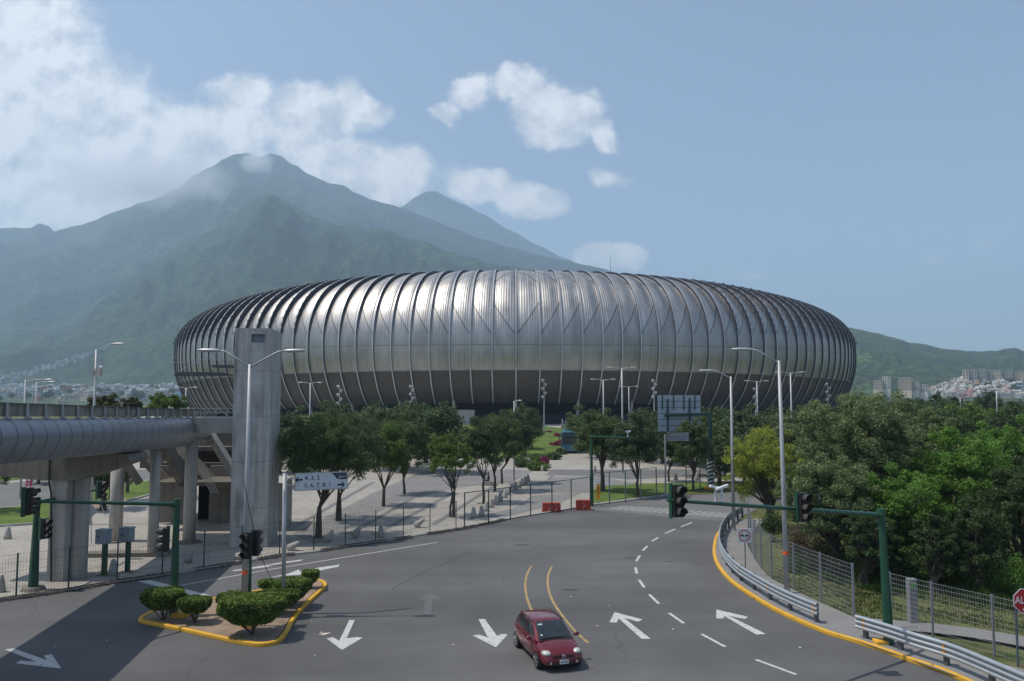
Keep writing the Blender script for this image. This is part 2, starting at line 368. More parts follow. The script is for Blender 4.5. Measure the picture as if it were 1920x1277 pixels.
LEDGE = [(-120, 1145), (0, 1127), (130, 1108), (215, 1093), (305, 1080), (382, 1067), (430, 1060), (525, 1043), (587, 1037), (648, 1026), (703, 1018), (756, 1010), (805, 1002), (870, 992), (960, 973), (1035, 961), (1105, 949), (1142, 944), (1202, 936), (1260, 929)]
ledge = [Vector((*G(*p)[:2], 0)) for p in LEDGE]
ledge = [Vector((-52, 18, 0))]+ledge
KERB = [(1450, 940), (1395, 965), (1360, 985), (1343, 1005), (1337, 1025), (1337, 1045), (1347, 1068), (1368, 1092), (1400, 1115), (1440, 1140), (1490, 1165), (1550, 1190), (1600, 1205), (1660, 1225), (1700, 1240), (1760, 1260), (1800, 1277), (1870, 1310)]
kerb = spline([G(*p) for p in KERB], 5)
_d = (kerb[-1]-kerb[-4]).normalized(); kerb += [kerb[-1]+_d*.7*i for i in range(1, 22)]
a = MB(); rp = [(p.x, p.y) for p in ledge]+[G(1330, 926)[:2], G(1420, 916)[:2], G(1560, 905)[:2], G(1620, 930)[:2], G(1480, 948)[:2]]+[(p.x, p.y) for p in kerb]+[(45, -40), (-52, -40)]
a.sheet(rp, 0.0); struct('road', a, asphalt)
a = MB(); a.sheet([G(*p)[:2] for p in [(1082, 954), (1105, 950), (1142, 945), (1202, 937), (1260, 930), (1330, 927), (1420, 917), (1480, 930), (1440, 945), (1392, 968), (1378, 978), (1290, 973), (1180, 962)]], .004)
struct('old_road_surface', a, asphalt_old)
# plaza
FAR = 105
a = MB(); a.sheet([(p.x, p.y) for p in ledge]+[G(1330, 905)[:2], (46, 95), (46, FAR), (-75, FAR), (-75, 18)], .05)
rows = [105, 115, 125, 135, 145, 155, 165, 170, 176]
a.loft([[(x, y, terr(0, y)+.05) for x in (-75, -40, 0, 46)] for y in rows][::-1], closed=False)
struct('plaza_paving', a, paver)
a = MB(); ribbon(a, ledge[1:], -.02, .16, -.02, .10); struct('plaza_kerb', a, concrete_lt)
for nm, pts, mt, z in [
    ('grey_paving_band', [(548, 1003), (700, 925), (790, 885), (900, 872), (1000, 885), (960, 905), (860, 915), (740, 945), (640, 1000), (590, 1022)], paver_dk, .056),
    ('grey_paving_band', [(985, 915), (1040, 895), (1120, 893), (1180, 905), (1250, 912), (1100, 925), (1030, 925)], paver_dk, .056),
    ('grey_paving_band', [(870, 975), (960, 955), (1000, 930), (1090, 925), (1050, 945), (960, 968)], paver_dk, .057),
    ('access_drive', [(1022, 892), (1047, 872), (1075, 862), (1100, 862), (1330, 860), (1330, 893), (1180, 900), (1100, 893)], asphalt_old, .06),
    ('street', [(-90, 960), (60, 946), (150, 923), (260, 903), (345, 888), (345, 868), (200, 880), (100, 898), (0, 908), (-90, 912)], asphalt_old, .06),
    ('side_lawn', [(-90, 992), (-90, 962), (60, 948), (150, 925), (260, 905), (345, 890), (345, 905), (290, 925), (200, 950), (120, 974), (60, 983)], grass_lawn, .07),
    ('far_lawn', [(-90, 908), (0, 904), (100, 894), (200, 876), (345, 860), (345, 835), (-90, 850)], grass_lawn, .07),
    ('corner_lawn', [(1112, 945), (1108, 925), (1120, 914), (1200, 908), (1330, 905), (1330, 915), (1290, 921), (1245, 928), (1200, 933), (1142, 941)], grass_lawn, .075),
    ('bare_soil', [(135, 972), (190, 950), (235, 945), (235, 935), (190, 943), (150, 955)], dirt_m, .078),
]:
    a = MB(); a.sheet([G(*p)[:2] for p in pts], z); struct(nm, a, mt)
def strip(px0, px1, w, z, mb):
    p = Vector((*G(*px0)[:2], 0)); q = Vector((*G(*px1)[:2], 0)); return flat(mb, [p, q], w/2, -w/2, z)
a = MB()
for p0, p1 in [((655, 1003), (800, 920)), ((700, 1005), (850, 925)), ((813, 985), (945, 900)), ((1030, 900), (1045, 880)), ((560, 985), (700, 905))]: strip(p0, p1, .5, .062, a)
struct('drain_strips', a, mat('dark_stone_strip', (.15, .15, .15), .85))
a = MB(); ribbon(a, spline([G(*p) for p in [(-90, 994), (60, 985), (120, 976), (200, 952), (290, 927), (345, 907)]]), -.1, .1, 0, .2); struct('lawn_kerb', a, concrete_lt)
# flowering slope in front of the stadium
def slope_poly(pts, z):
    m = MB(); P = [GT(*p) for p in pts]; m.quad(*[(x, y, q+z) for x, y, q in P]); return m
m_ = MB(); X0, X1 = -16, 9
rows = [(118, -13, 4.5), (122, -14, 6.5), (130, -15, 8.6), (140, -16, 10.5), (150, -17, 11), (160, -18, 11.5), (172, -20, 12)]
m_.loft([[(x0+(x1-x0)*i/5, y, terr(0, y)+.12+(1.0*min(1, (y-118)/25))*math.sin(math.pi*min(1, max(0.0, i/5*1.0)))**.6) for i in range(6)] for y, x0, x1 in rows][::-1], closed=False)
struct('flower_bank', m_, grass_lawn)
# right-hand pavement, path and verge
FENCE = [(1404, 1012), (1410, 1042), (1439, 1083), (1480, 1106), (1510, 1121), (1557, 1143), (1602, 1163)]
fpath = spline([G(*p) for p in [(1440, 975)]+FENCE], 4)
a = MB(); side = [(p.x, p.y) for p in kerb if p.y > G(1600, 1205)[1]]; side = [s for s in side if s[1] < 62]
a.sheet(side+[G(1600, 1205)[:2], G(1700, 1240)[:2], G(1800, 1277)[:2], (kerb[-1].x, kerb[-1].y), (kerb[-1].x+1, kerb[-1].y+2.2), G(1920, 1258)[:2], G(1760, 1212)[:2], G(1690, 1187)[:2], G(1650, 1182)[:2], G(1605, 1166)[:2]]+[(p.x, p.y) for p in fpath[::-1]], .13)
struct('pavement', a, sidewalk_m)
a = MB(); pth = spline([(*G(1600, 1172)[:2],), (*G(1680, 1177)[:2],), (*G(1760, 1184)[:2],), (*G(1850, 1196)[:2],), (*G(1960, 1216)[:2],)]); flat(a, pth, .75, -.75, .12); struct('path', a, sidewalk_m)
a = MB(); a.sheet([G(1640, 1190)[:2], G(1700, 1190)[:2], G(1760, 1200)[:2], G(1930, 1230)[:2], (30, 20), (kerb[-1].x+1, kerb[-1].y+2.2), G(1920, 1262)[:2], G(1760, 1222)[:2], G(1690, 1200)[:2]], .137); struct('verge', a, grass_m)
ks = [i for i, p in enumerate(kerb) if p.y < 53]
a = MB(); ribbon(a, kerb[max(0, ks[0]-6):], .0, .2, -.02, .155); o = struct('yellow_kerb', a, yellow_kerb)
b_ = o.modifiers.new('b', 'BEVEL'); b_.width = .035; b_.segments = 2; b_.limit_method = 'ANGLE'
# traffic island
ISL = [(268, 1163), (276, 1158), (300, 1148), (345, 1140), (400, 1128), (500, 1110), (585, 1094), (600, 1094), (606, 1100), (600, 1108), (565, 1140), (545, 1165), (532, 1188), (520, 1203), (505, 1209), (480, 1210), (430, 1201), (340, 1181), (280, 1169), (270, 1166)]
isl = spline([G(*p) for p in ISL]+[G(*ISL[0])], 4)
a = MB(); ribbon(a, isl, .0, .19, -.02, .16)
a2 = offset(isl, 0); 
o = struct('island_kerb', a, yellow_kerb); b_ = o.modifiers.new('b', 'BEVEL'); b_.width = .045; b_.segments = 2; b_.limit_method = 'ANGLE'
a = MB(); inner = offset(isl, -.05); a.sheet([(p.x, p.y) for p in inner[:-1]], .125); struct('island_soil', a, dirt_m)
# painted markings
def paint(name, mb, m=None): return struct(name, mb, m or white_line)
a = MB(); a.sheet([G(*p)[:2] for p in [(257, 1090), (283, 1088), (395, 1117), (374, 1120)]], .008); paint('stop_line', a)
a = MB(); strip((333, 1099), (500, 1069), .13, .008, a); paint('lane_line', a)
a = MB(); strip((500, 1069), (820, 1017), .13, .008, a); paint('lane_line', a)
a = MB()
for k in range(18):
    x, y = 1140+13*k, 955+.95*k; p = [(x, y), (x+33-.4*k, y-7), (x+33-.4*k+7, y-7+.1), (x+8, y+.2)]; a.sheet([G(*q)[:2] for q in p], .011)
paint('crosswalk_stripes', a, mat('worn_white_paint', (.30, .30, .29), .8, var=.25, scale=3))
a = MB()
for p, q in [((1298, 979.5), (1277, 988)), ((1266, 992), (1247, 1000.6)), ((1234, 1008), (1222.5, 1015)), ((1214, 1024), (1205, 1032.6)), ((1199.5, 1042), (1193, 1052.6)), ((1191.4, 1064), (1194, 1075.6)), ((1198, 1087), (1208, 1101.6)), ((1217.6, 1115), (1235, 1132)), ((1254.5, 1149.6), (1282, 1169)), ((1315, 1189), (1360, 1213)), ((1417, 1237), (1493, 1265)), ((1560, 1292), (1650, 1330))]: strip(p, q, .15, .008, a)
paint('lane_dashes', a)
for pts in ([(997, 1061), (989, 1075), (985, 1092), (986, 1110), (990, 1128), (998, 1146), (1006, 1160)], [(1035, 1062), (1028, 1078), (1027, 1095), (1032, 1117), (1042, 1137), (1055, 1155), (1075, 1180), (1103, 1206)]):
    a = MB(); flat(a, spline([G(*p) for p in pts], 4), .06, -.06, .008); paint('yellow_line', a, yellow_line)
ARROWS = [
 [(655, 1163), (665, 1163), (650, 1197), (668, 1195), (680, 1196), (641, 1219), (612, 1197), (624, 1195), (636, 1202)],
 [(897, 1161), (909, 1161), (932, 1193), (941, 1189), (952, 1190), (930, 1214), (886, 1192), (898, 1190), (915, 1196)],
 [(1152, 1148), (1205, 1162), (1196, 1166), (1170, 1159), (1220, 1198), (1203, 1198), (1160, 1160), (1156, 1168), (1143, 1167)],
 [(1343, 1143), (1403, 1157), (1396, 1161), (1367, 1155), (1436, 1189), (1418, 1190), (1357, 1155), (1357, 1160), (1343, 1160)],
 [(9, 1218), (25, 1216), (87, 1238), (83, 1229), (97, 1227), (115, 1254), (30, 1244), (38, 1239), (68, 1241)],
 [(434, 1070), (498, 1060), (530, 1054), (569, 1049), (564, 1052), (500, 1061), (512, 1062), (440, 1071)],
 [(500, 1084), (540, 1076), (560, 1068), (563, 1072), (600, 1064), (637, 1059), (634, 1063), (560, 1078), (530, 1080)]]
for i, pts in enumerate(ARROWS):
    a = MB(); a.sheet([G(*p)[:2] for p in pts], .008); paint('road_arrow', a)
a = MB(); a.sheet([G(*p)[:2] for p in [(806, 1111), (830, 1124), (812, 1124), (808, 1152), (794, 1152), (797, 1124), (782, 1125)]], .007); paint('worn_road_arrow', a, faint_line)
# grit, fallen leaves and litter
rnd = random.Random(4); a = MB()
def scatter(mb, x, y, z, s):
    an = rnd.uniform(0, 6.28); dx, dy = s*math.cos(an), s*math.sin(an); h = rnd.uniform(.01, .04)
    mb.quad((x-dx, y-dy, z+h*rnd.random()), (x+dy*.6, y-dx*.6, z+h*rnd.random()), (x+dx, y+dy, z+h*rnd.random()), (x-dy*.6, y+dx*.6, z+h))
for i in range(1, 15):
    p, q = ledge[i], ledge[i+1]; L_ = (q-p).length
    for _ in range(int(L_*110)):
        t = rnd.random(); c = p.lerp(q, t); d = abs(rnd.gauss(0, .13)); dr = (q-p).normalized(); n_ = Vector((dr.y, -dr.x, 0))
        d = rnd.gauss(.02, .13)
        if noise.noise(Vector((c.x*.8, c.y*.8, 0))) > -.25: scatter(a, c.x+n_.x*d, c.y+n_.y*d, .012 if d > .03 else .108, rnd.uniform(.04, .11))
struct('fallen_leaves', a, mat('dead_leaves', (.055, .034, .02), .9, var=.5, scale=5, island=.5), kind='stuff', label='brown fallen leaves gathered along the kerb of the plaza', cat='leaves')
a = MB()
for x, y in [(607, 1192), (602, 1187), (390, 1195), (412, 1202), (543, 1208), (600, 1157), (584, 1166), (590, 1230), (200, 1202), (170, 1220), (103, 1213), (1242, 1133), (1262, 1181), (1142, 1137), (480, 1210), (1008, 1075), (1120, 1175), (1500, 1215), (700, 1180), (850, 1210), (1070, 1120)]:
    p = G(x, y); scatter(a, p[0], p[1], .012, rnd.uniform(.04, .10))
p = G(608, 1189); a.quad((p[0]-.25, p[1]-.1, .015), (p[0]+.1, p[1]-.12, .02), (p[0]+.27, p[1]+.12, .03), (p[0]-.05, p[1]+.1, .015))
struct('road_litter', a, mat('litter', (.5, .46, .4), .9, island=.3), kind='stuff', label='pale scraps of paper and leaf lying on the road', cat='litter')
# kerb-side dust and oil
a = MB(); 
for x, y, s in [(1070, 1106, .5), (976, 1022, .6), (1180, 1046, .5), (1255, 1053, .3), (878, 1036, .4)]:
    p = G(x, y); a.sheet([(p[0]+s*math.cos(t)*rnd.uniform(.7, 1.2), p[1]+s*.35*math.sin(t)*rnd.uniform(.7, 1.2)) for t in [i*.52 for i in range(12)]], .004)
struct('road_stains', a, mat('oil_stain', (.04, .04, .042), .8))
# road repair seam
a = MB(); flat(a, spline([G(*p) for p in [(735, 1105), (770, 1085), (830, 1058), (880, 1038)]], 4), .03, -.03, .004); struct('road_seam', a, mat('oil_stain', (.04, .04, .042)))

# ------------------------------------------------------------------ mountains and foothills
def interp(pts, x):
    if x <= pts[0][0]: return pts[0][1]
    for (x0, y0), (x1, y1) in zip(pts, pts[1:]):
        if x <= x1:
            t = (x-x0)/(x1-x0); t = t*t*(3-2*t)*.45+t*.55; return y0+(y1-y0)*t
    return pts[-1][1]
def fbm(x, y, o=5, s=1):
    v = 0; a = 1; 
    for i in range(o): v += a*noise.noise(Vector((x*s, y*s, i*7.3))); a *= .52; s *= 2.03
    return v
def ridged(x, y, o=4, s=1):
    v = 0; a = 1
    for i in range(o): v += a*(1-2*abs(noise.noise(Vector((x*s, y*s, 3+i*5.1))))); a *= .5; s *= 2.1
    return v
class Hill:
    def __init__(s, pts, Y0, Y1, p=1.3, amp=.1, gs=1/400, seed=0, rough=.01, z0=0): s.pts = pts; s.Y0 = Y0; s.Y1 = Y1; s.p = p; s.amp = amp; s.gs = gs; s.seed = seed; s.rough = rough; s.z0 = z0
    def H(s, px): return CH+(745-interp(s.pts, px))/FPX*s.Y1
    def z(s, px, t):
        H = s.H(px); Y = s.Y0+(s.Y1-s.Y0)*t; X = (px-960)/FPX*Y
        if t > 1: return max(-5, H*(1-(t-1)*1.6))
        w = math.sin(math.pi*min(1, t))**.8
        n = ridged(X*1.6+s.seed*131, Y*.75, 4, s.gs)
        return s.z0*(1-t)+(H-s.z0)*t**s.p+H*s.amp*(n-.6)*w+H*s.rough*fbm(X, Y, 3, s.gs*9)*min(1, t*2)
    def mesh(s, name, m, px0=-260, px1=2180, dpx=5, rows=90, label=None):
        xs_ = list(range(px0, px1+1, dpx)); rr = []
        for i in range(rows+1):
            t = i/rows*1.25
            Y = s.Y0+(s.Y1-s.Y0)*t; rr.append([((px-960)/FPX*(Y), Y, s.z(px, t)) for px in xs_])
        b = MB(); b.loft(rr[::-1], closed=False)
        return struct(name, b, m, smooth=True, label=label, cat='mountain' if 'mountain' in name else 'hill')
    def hit(s, px, py):
        x, y, k = ray(px, py)
        for i in range(0, 201):
            t = i/200; Y = s.Y0+(s.Y1-s.Y0)*t; zr = CH+k/y*Y; z = s.z(px, t)
            if z >= zr: return ((px-960)/FPX*Y, Y, z)
        return None
def hill_mat(name, c1, c2, sc, lo=.5, hi=1.45):
    m = mat(name, c1, .95, var=.3, scale=1/(sc*3), var2=c2, spec=.1)
    N, L = nodes(m)
    mulcol(m, remap(m, pos_noise(m, 1/sc, .35, .65, None, 8), lo, hi))
    mulcol(m, remap(m, pos_noise(m, 1/(sc*.22), .3, .7, None, 4), .62, 1.35))
    mulcol(m, remap(m, pos_noise(m, 1/(sc*25), .38, .62, None, 3), .62, 1.25))
    g = N.new('ShaderNodeNewGeometry'); n = N.new('ShaderNodeTexNoise'); n.inputs['Scale'].default_value = 1/(sc*.5); n.inputs['Detail'].default_value = 6; L.new(g.outputs['Position'], n.inputs['Vector'])
    bp = N.new('ShaderNodeBump'); bp.inputs['Strength'].default_value = .9; bp.inputs['Distance'].default_value = sc*.5; L.new(n.outputs[0], bp.inputs['Height']); L.new(bp.outputs[0], N['Principled BSDF'].inputs['Normal'])
    return m
hm_far = hill_mat('far_mountain_forest', (.020, .032, .024), (.040, .055, .036), 60)
hm_mid = hill_mat('mountain_forest', (.015, .032, .016), (.044, .072, .028), 24, .5, 1.4)
hm_near = hill_mat('hill_forest', (.016, .032, .010), (.050, .075, .020), 13, .22, 1.9)
MAIN = Hill([(-260, 470), (-120, 440), (-60, 430), (0, 424), (45, 424), (62, 415), (78, 420), (92, 432), (98, 428), (140, 418), (220, 388), (280, 368), (320, 350), (350, 325), (385, 305), (410, 290), (430, 281), (455, 279), (475, 288), (500, 279), (512, 283), (545, 302), (575, 322), (612, 338), (640, 343), (665, 358), (690, 370), (720, 377), (760, 388), (800, 405), (850, 425), (900, 445), (960, 462), (1020, 478), (1060, 486), (1100, 495), (1250, 540), (1500, 610), (1700, 700), (2180, 745)], 2300, 4700, 1.25, .15, 1/900, 1, .006)
MAIN.mesh('mountain', hm_far, rows=110, label='tall hazy mountain behind the stadium with its summit in cloud')
SPUR = Hill([(-260, 640), (0, 612), (120, 590), (200, 545), (270, 490), (330, 450), (400, 418), (450, 372), (480, 352), (505, 350), (540, 368), (590, 398), (640, 415), (700, 418), (780, 440), (860, 470), (940, 490), (1040, 505), (1200, 560), (1500, 650), (1800, 740), (2180, 750)], 1700, 3100, 1.15, .18, 1/500, 2, .006, z0=20)
SPUR.mesh('mountain_spur', hm_mid, px1=1900, rows=110, label='green sunlit mountain spur running down towards the town')
BACK = Hill([(600, 560), (700, 430), (750, 383), (780, 362), (797, 354), (815, 353), (830, 362), (860, 375), (900, 395), (960, 430), (1010, 458), (1060, 482), (1120, 510), (1300, 600), (1500, 745)], 5200, 6800, 1.2, .05, 1/1200, 3, .003)
BACK.mesh('far_mountain', hm_far, 560, 1560, rows=60, label='pale blue flat-topped peak farther off behind the mountain')
RIGHT = Hill([(1300, 560), (1450, 590), (1560, 605), (1605, 615), (1640, 622), (1680, 632), (1710, 642), (1730, 643), (1770, 653), (1830, 658), (1870, 657), (1885, 653), (1905, 651), (1925, 658), (1970, 668), (2180, 700)], 1150, 2300, 1.1, .10, 1/260, 4, .012, z0=2)
RIGHT.mesh('wooded_hill', hm_near, 1280, 2180, 3, 100, label='low green wooded hill behind the right-hand town')
TOWNH = Hill([(1560, 748), (1680, 745), (1740, 733), (1775, 722), (1800, 712), (1850, 708), (1920, 706), (2180, 700)], 780, 1150, 1.0, .03, 1/200, 5, .004, z0=0)
TOWNH.mesh('town_hill', mat('town_ground', (.035, .055, .022), .95, var=.5, scale=.03), 1500, 2180, 10, 40, label='low rise that the right-hand town is built on')
LEFTH = Hill([(-260, 715), (0, 722), (60, 724), (150, 722), (250, 726), (330, 727), (420, 732), (600, 745)], 900, 1700, 1.0, .03, 1/300, 6, .004, z0=0)
LEFTH.mesh('foothill', mat('town_ground', (.10, .12, .07), .95), -260, 700, 10, 40, label='gentle foothill carrying the left-hand town')
# haze: pale even air round the camera and everything down to the mountains
a = MB(); a.box((0, 3000, 1000), (26000, 14000, 2300-2*0))
hz = bpy.data.materials.new('haze_air'); hz.use_nodes = True; N = hz.node_tree.nodes; N.remove(N['Principled BSDF'])
pv = N.new('ShaderNodeVolumePrincipled'); pv.inputs['Density'].default_value = 1.8e-4; pv.inputs['Color'].default_value = (.60, .80, 1, 1); pv.inputs['Anisotropy'].default_value = .25
hz.node_tree.links.new(pv.outputs[0], N['Material Output'].inputs['Volume'])
a.v = [(x, y, max(z, -1.5) if z < 500 else 1560) for x, y, z in a.v]
o = a.build('haze', hz); tag(o, 'pale bluish haze in the air between the road and the mountains', 'haze', kind='stuff')
# ------------------------------------------------------------------ the stadium
SC = Vector((1.0, 291.0, 0)); SA, SB = 117.9, 100.0; SGZ = 2.7
SH = 1.0
PROF = [(7.5, 8.3), (5.0, 10.6), (3.0, 13.2), (1.3, 16.4), (.3, 19.5), (0, 22.6), (.15, 25.8), (.9, 29.2), (2.6, 33.0), (5.4, 36.8), (9.6, 40.2), (15.5, 42.9), (23, 44.8), (32, 45.9), (44, 46.4)]
def prof(v):                              # 0..1 -> (inset, z)
    x = v*(len(PROF)-1); i = min(len(PROF)-2, int(x)); t = x-i
    P = [PROF[max(0, min(len(PROF)-1, i+j))] for j in (-1, 0, 1, 2)]
    return tuple(.5*((2*P[1][k])+(-P[0][k]+P[2][k])*t+(2*P[0][k]-5*P[1][k]+4*P[2][k]-P[3][k])*t*t+(-P[0][k]+3*P[1][k]-3*P[2][k]+P[3][k])*t**3) for k in (0, 1))
VD, VM = 3/14, 5/14                       # upper rim of the dark skirt, the horizontal seam
def se(th, e=1.0):
    c, s = math.cos(th), math.sin(th); n = .93
    return (math.copysign(abs(c)**n, c), math.copysign(abs(s)**n, s))
def outline(th):
    c, s = se(th); p = Vector((SC.x+SA*c, SC.y+SB*s, 0))
    c2, s2 = se(th+.002); q = Vector((SC.x+SA*c2, SC.y+SB*s2, 0)); t = (q-p).normalized(); return p, Vector((t.y, -t.x, 0)), t
def spt(th, v, out=0.0):
    p, n, t = outline(th); ins, z = prof(v)
    a = abs(math.cos(th)); low = 1-v/VM if v < VM else 0                     # the skirt dips towards the ends
    z -= low*3.6*a**2*1.6 if low > 0 else 0
    z -= max(0, v-.45)/.4*6.8*a**1.9
    # direction of the surface normal in the vertical plane
    i0, z0 = prof(max(0, v-.01)); i1, z1 = prof(min(1, v+.01)); d = Vector((-(i1-i0), z1-z0)).normalized(); nn = Vector((d.y, -d.x))
    q = p-n*(ins-out*nn.x); return Vector((q.x, q.y, z+out*nn.y))
NB = 156; DT = 2*math.pi/NB
TH0 = -math.pi/2
def skin_mat(name, col, rough, corr, dark=False):
    m = mat(name, col, rough, 1.0 if not dark else .7, var=.10, scale=.06, spec=.5); N, L = nodes(m); b = N['Principled BSDF']
    uvn = N.new('ShaderNodeUVMap'); sp = N.new('ShaderNodeSeparateXYZ'); L.new(uvn.outputs[0], sp.inputs[0]); u, v = sp.outputs[0], sp.outputs[1]
    M_ = lambda *a, **k: mth(N, L, *a, **k)
    fu = M_('FRACT', u); iu = M_('FLOOR', u)
    w = M_('SINE', M_('MULTIPLY', u, 2*math.pi*corr))
    wn = N.new('ShaderNodeTexWhiteNoise'); wn.noise_dimensions = '2D'; cb = N.new('ShaderNodeCombineXYZ'); L.new(iu, cb.inputs[0]); L.new(cb.outputs[0], wn.inputs[0])
    ru = M_('FLOOR', M_('MULTIPLY', u, corr)); wn2 = N.new('ShaderNodeTexWhiteNoise'); wn2.noise_dimensions = '2D'; cb2 = N.new('ShaderNodeCombineXYZ'); L.new(ru, cb2.inputs[0])
    vs = M_('FLOOR', M_('MULTIPLY', v, 9)); L.new(vs, cb2.inputs[1]); L.new(cb2.outputs[0], wn2.inputs[0])
    colr = M_('MULTIPLY', M_('ADD', M_('MULTIPLY', w, .10 if not dark else .35), .93), M_('ADD', M_('MULTIPLY', wn.outputs[0], .10), .95))
    colr = M_('MULTIPLY', colr, M_('ADD', M_('MULTIPLY', wn2.outputs[0], .12), .94))
    if not dark:
        # diagonal seams of the cladding, and the patched band above the horizontal seam
        d1 = M_('ABSOLUTE', M_('SUBTRACT', v, M_('SUBTRACT', .585, M_('MULTIPLY', fu, .17))))
        d2 = M_('ABSOLUTE', M_('SUBTRACT', v, M_('ADD', .70, M_('MULTIPLY', fu, .12))))
        dd = M_('MINIMUM', d1, d2); ln = M_('LESS_THAN', dd, .0055)
        under = M_('MULTIPLY', M_('LESS_THAN', v, M_('SUBTRACT', .585, M_('MULTIPLY', fu, .17))), M_('GREATER_THAN', v, VM))
        colr = M_('MULTIPLY', colr, M_('SUBTRACT', 1, M_('MULTIPLY', under, .10)))
        colr = M_('MULTIPLY', colr, M_('SUBTRACT', 1.0, M_('MULTIPLY', ln, .55)))
        g = N.new('ShaderNodeNewGeometry'); mp = N.new('ShaderNodeMapping'); L.new(g.outputs['Position'], mp.inputs[0]); mp.inputs['Scale'].default_value = (.35, .35, .12)
        n = N.new('ShaderNodeTexNoise'); n.inputs['Scale'].default_value = 1; n.inputs['Detail'].default_value = 6; L.new(mp.outputs[0], n.inputs['Vector'])
        st = N.new('ShaderNodeMapRange'); L.new(n.outputs[0], st.inputs[0]); st.inputs[1].default_value = .35; st.inputs[2].default_value = .7; st.inputs[3].default_value = 1.08; st.inputs[4].default_value = .80
        colr = M_('MULTIPLY', colr, st.outputs[0])
    mulcol(m, colr)
    rg = M_('ADD', M_('MULTIPLY', wn2.outputs[0], .10), rough-.05); L.new(rg, b.inputs['Roughness'])
    bp = N.new('ShaderNodeBump'); bp.inputs['Strength'].default_value = .25; bp.inputs['Distance'].default_value = .06; L.new(w, bp.inputs['Height']); L.new(bp.outputs[0], b.inputs['Normal'])
    return m
skin_a = skin_mat('steel_cladding', (.47, .452, .43), .47, 9)
skin_b = skin_mat('smooth_steel_cladding', (.45, .448, .44), .46, 9)
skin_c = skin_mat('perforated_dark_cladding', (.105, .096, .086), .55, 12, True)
rib_light = mat('rib_flange', (.48, .49, .50), .45, .5, var=.08, scale=.2)
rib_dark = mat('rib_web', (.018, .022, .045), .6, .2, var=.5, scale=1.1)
truss_m = mat('truss_steel', (.05, .055, .07), .6, .3, var=.3, scale=2)
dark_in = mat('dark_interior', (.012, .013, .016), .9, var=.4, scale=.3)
blue_wall = mat('navy_wall', (.012, .022, .055), .7, var=.3, scale=.3)
ST = thing('stadium', 'huge oval stadium clad in ribbed silver steel in front of the mountain', 'stadium', (SC.x, SC.y, SGZ))
OFF = (SC.x, SC.y, SGZ)
def skin(name, v0, v1, nv, m, sub=6, inset=0.0):
    mb = MB(); mb.uv = []; nu = NB*sub
    for i in range(nv+1):
        v = v0+(v1-v0)*i/nv
        for j in range(nu+1):
            f = (j % sub)/sub; th = TH0+j/sub*DT
            front = math.cos(th)                       # >0 on the right half
            g_ = f if front < 0 else 1-f if f > 0 else 1
            # panels hang between the ribs: the edge that faces the middle of the facade lies deeper
            depth = -.2-((.35+.95*abs(math.cos(th)))*max(0, min(1, (v-.42)/.25))*math.exp(-((g_)*3.2)**2) if True else 0)
            e = math.sin(math.pi*f)*.22
            p = spt(th, v, inset+depth*.75+e*.6); mb.v.append(tuple(p)); 
            uu = (j/sub if front < 0 else NB*2-j/sub); mb.uv.append((uu, v))
    w = nu+1
    for i in range(nv):
        for j in range(nu):
            mb.f.append((i*w+j, i*w+j+1, (i+1)*w+j+1, (i+1)*w+j)); mb.m.append(0)
    return mb.build(name, m, ST, smooth=True, off=OFF)
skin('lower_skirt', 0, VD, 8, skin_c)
skin('lower_skin', VD, VM, 7, skin_b)
skin('upper_skin', VM, 1, 36, skin_a)
for nm, v in (('skirt_rail', VD), ('seam_rail', VM)):
    mb = MB(); pts = [spt(TH0+i*DT/2, v, .05) for i in range(NB*2)]
    mb.loft([[tuple(p+Vector((0, 0, .09))), tuple(p-Vector((0, 0, .09)))] for p in pts+[pts[0]]], closed=False); mb.build(nm, mat('rail_grey', (.22, .22, .225), .5, .4), ST, off=OFF)
VS = [i/44 for i in range(45)]
def rib_mesh(th):
    mb = MB(); p, n, t = outline(th); rings = []
    for v in VS:
        d = .22+(.12+.70*min(1, abs(math.cos(th))*1.15)**1.5)*max(0, min(1, (v-.40)/.2))*(1-.45*max(0, (v-.8)/.2)); w = .15
        o_ = spt(th, v, d); i_ = spt(th, v, -1.4)
        rings.append([o_-t*w, o_+t*w, i_+t*w, i_-t*w])
    base = len(mb.v)
    for r_ in rings: mb.v += [tuple(q) for q in r_]
    for i in range(len(rings)-1):
        for j in range(4):
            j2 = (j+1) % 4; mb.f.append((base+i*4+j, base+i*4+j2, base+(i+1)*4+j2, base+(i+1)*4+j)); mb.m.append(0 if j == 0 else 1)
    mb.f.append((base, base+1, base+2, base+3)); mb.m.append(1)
    return mb
def truss(th, mb, sgn):
    p, n, t = outline(th); vs = [.44+i*.018 for i in range(24)]
    for k, (v0, v1) in enumerate(zip(vs, vs[1:])):
        a_ = spt(th, v0, .95 if k % 2 else -.15); b_ = spt(th, v1, -.15 if k % 2 else .95); o_ = t*(.22*sgn)
        mb.bar(a_+o_, b_+o_, .1)
front_is = sorted(range(NB), key=lambda i: abs(((TH0+i*DT+math.pi/2+math.pi) % (2*math.pi))-math.pi))[:79]
for i in front_is:
    th = TH0+i*DT
    r_ = rib_mesh(th).build('rib', [rib_light, rib_dark], ST, off=OFF)
    if abs(math.cos(th)) > .45:
        mb = MB(); truss(th, mb, -1 if math.cos(th) > 0 else 1); mb.build('truss', truss_m, r_, off=OFF)
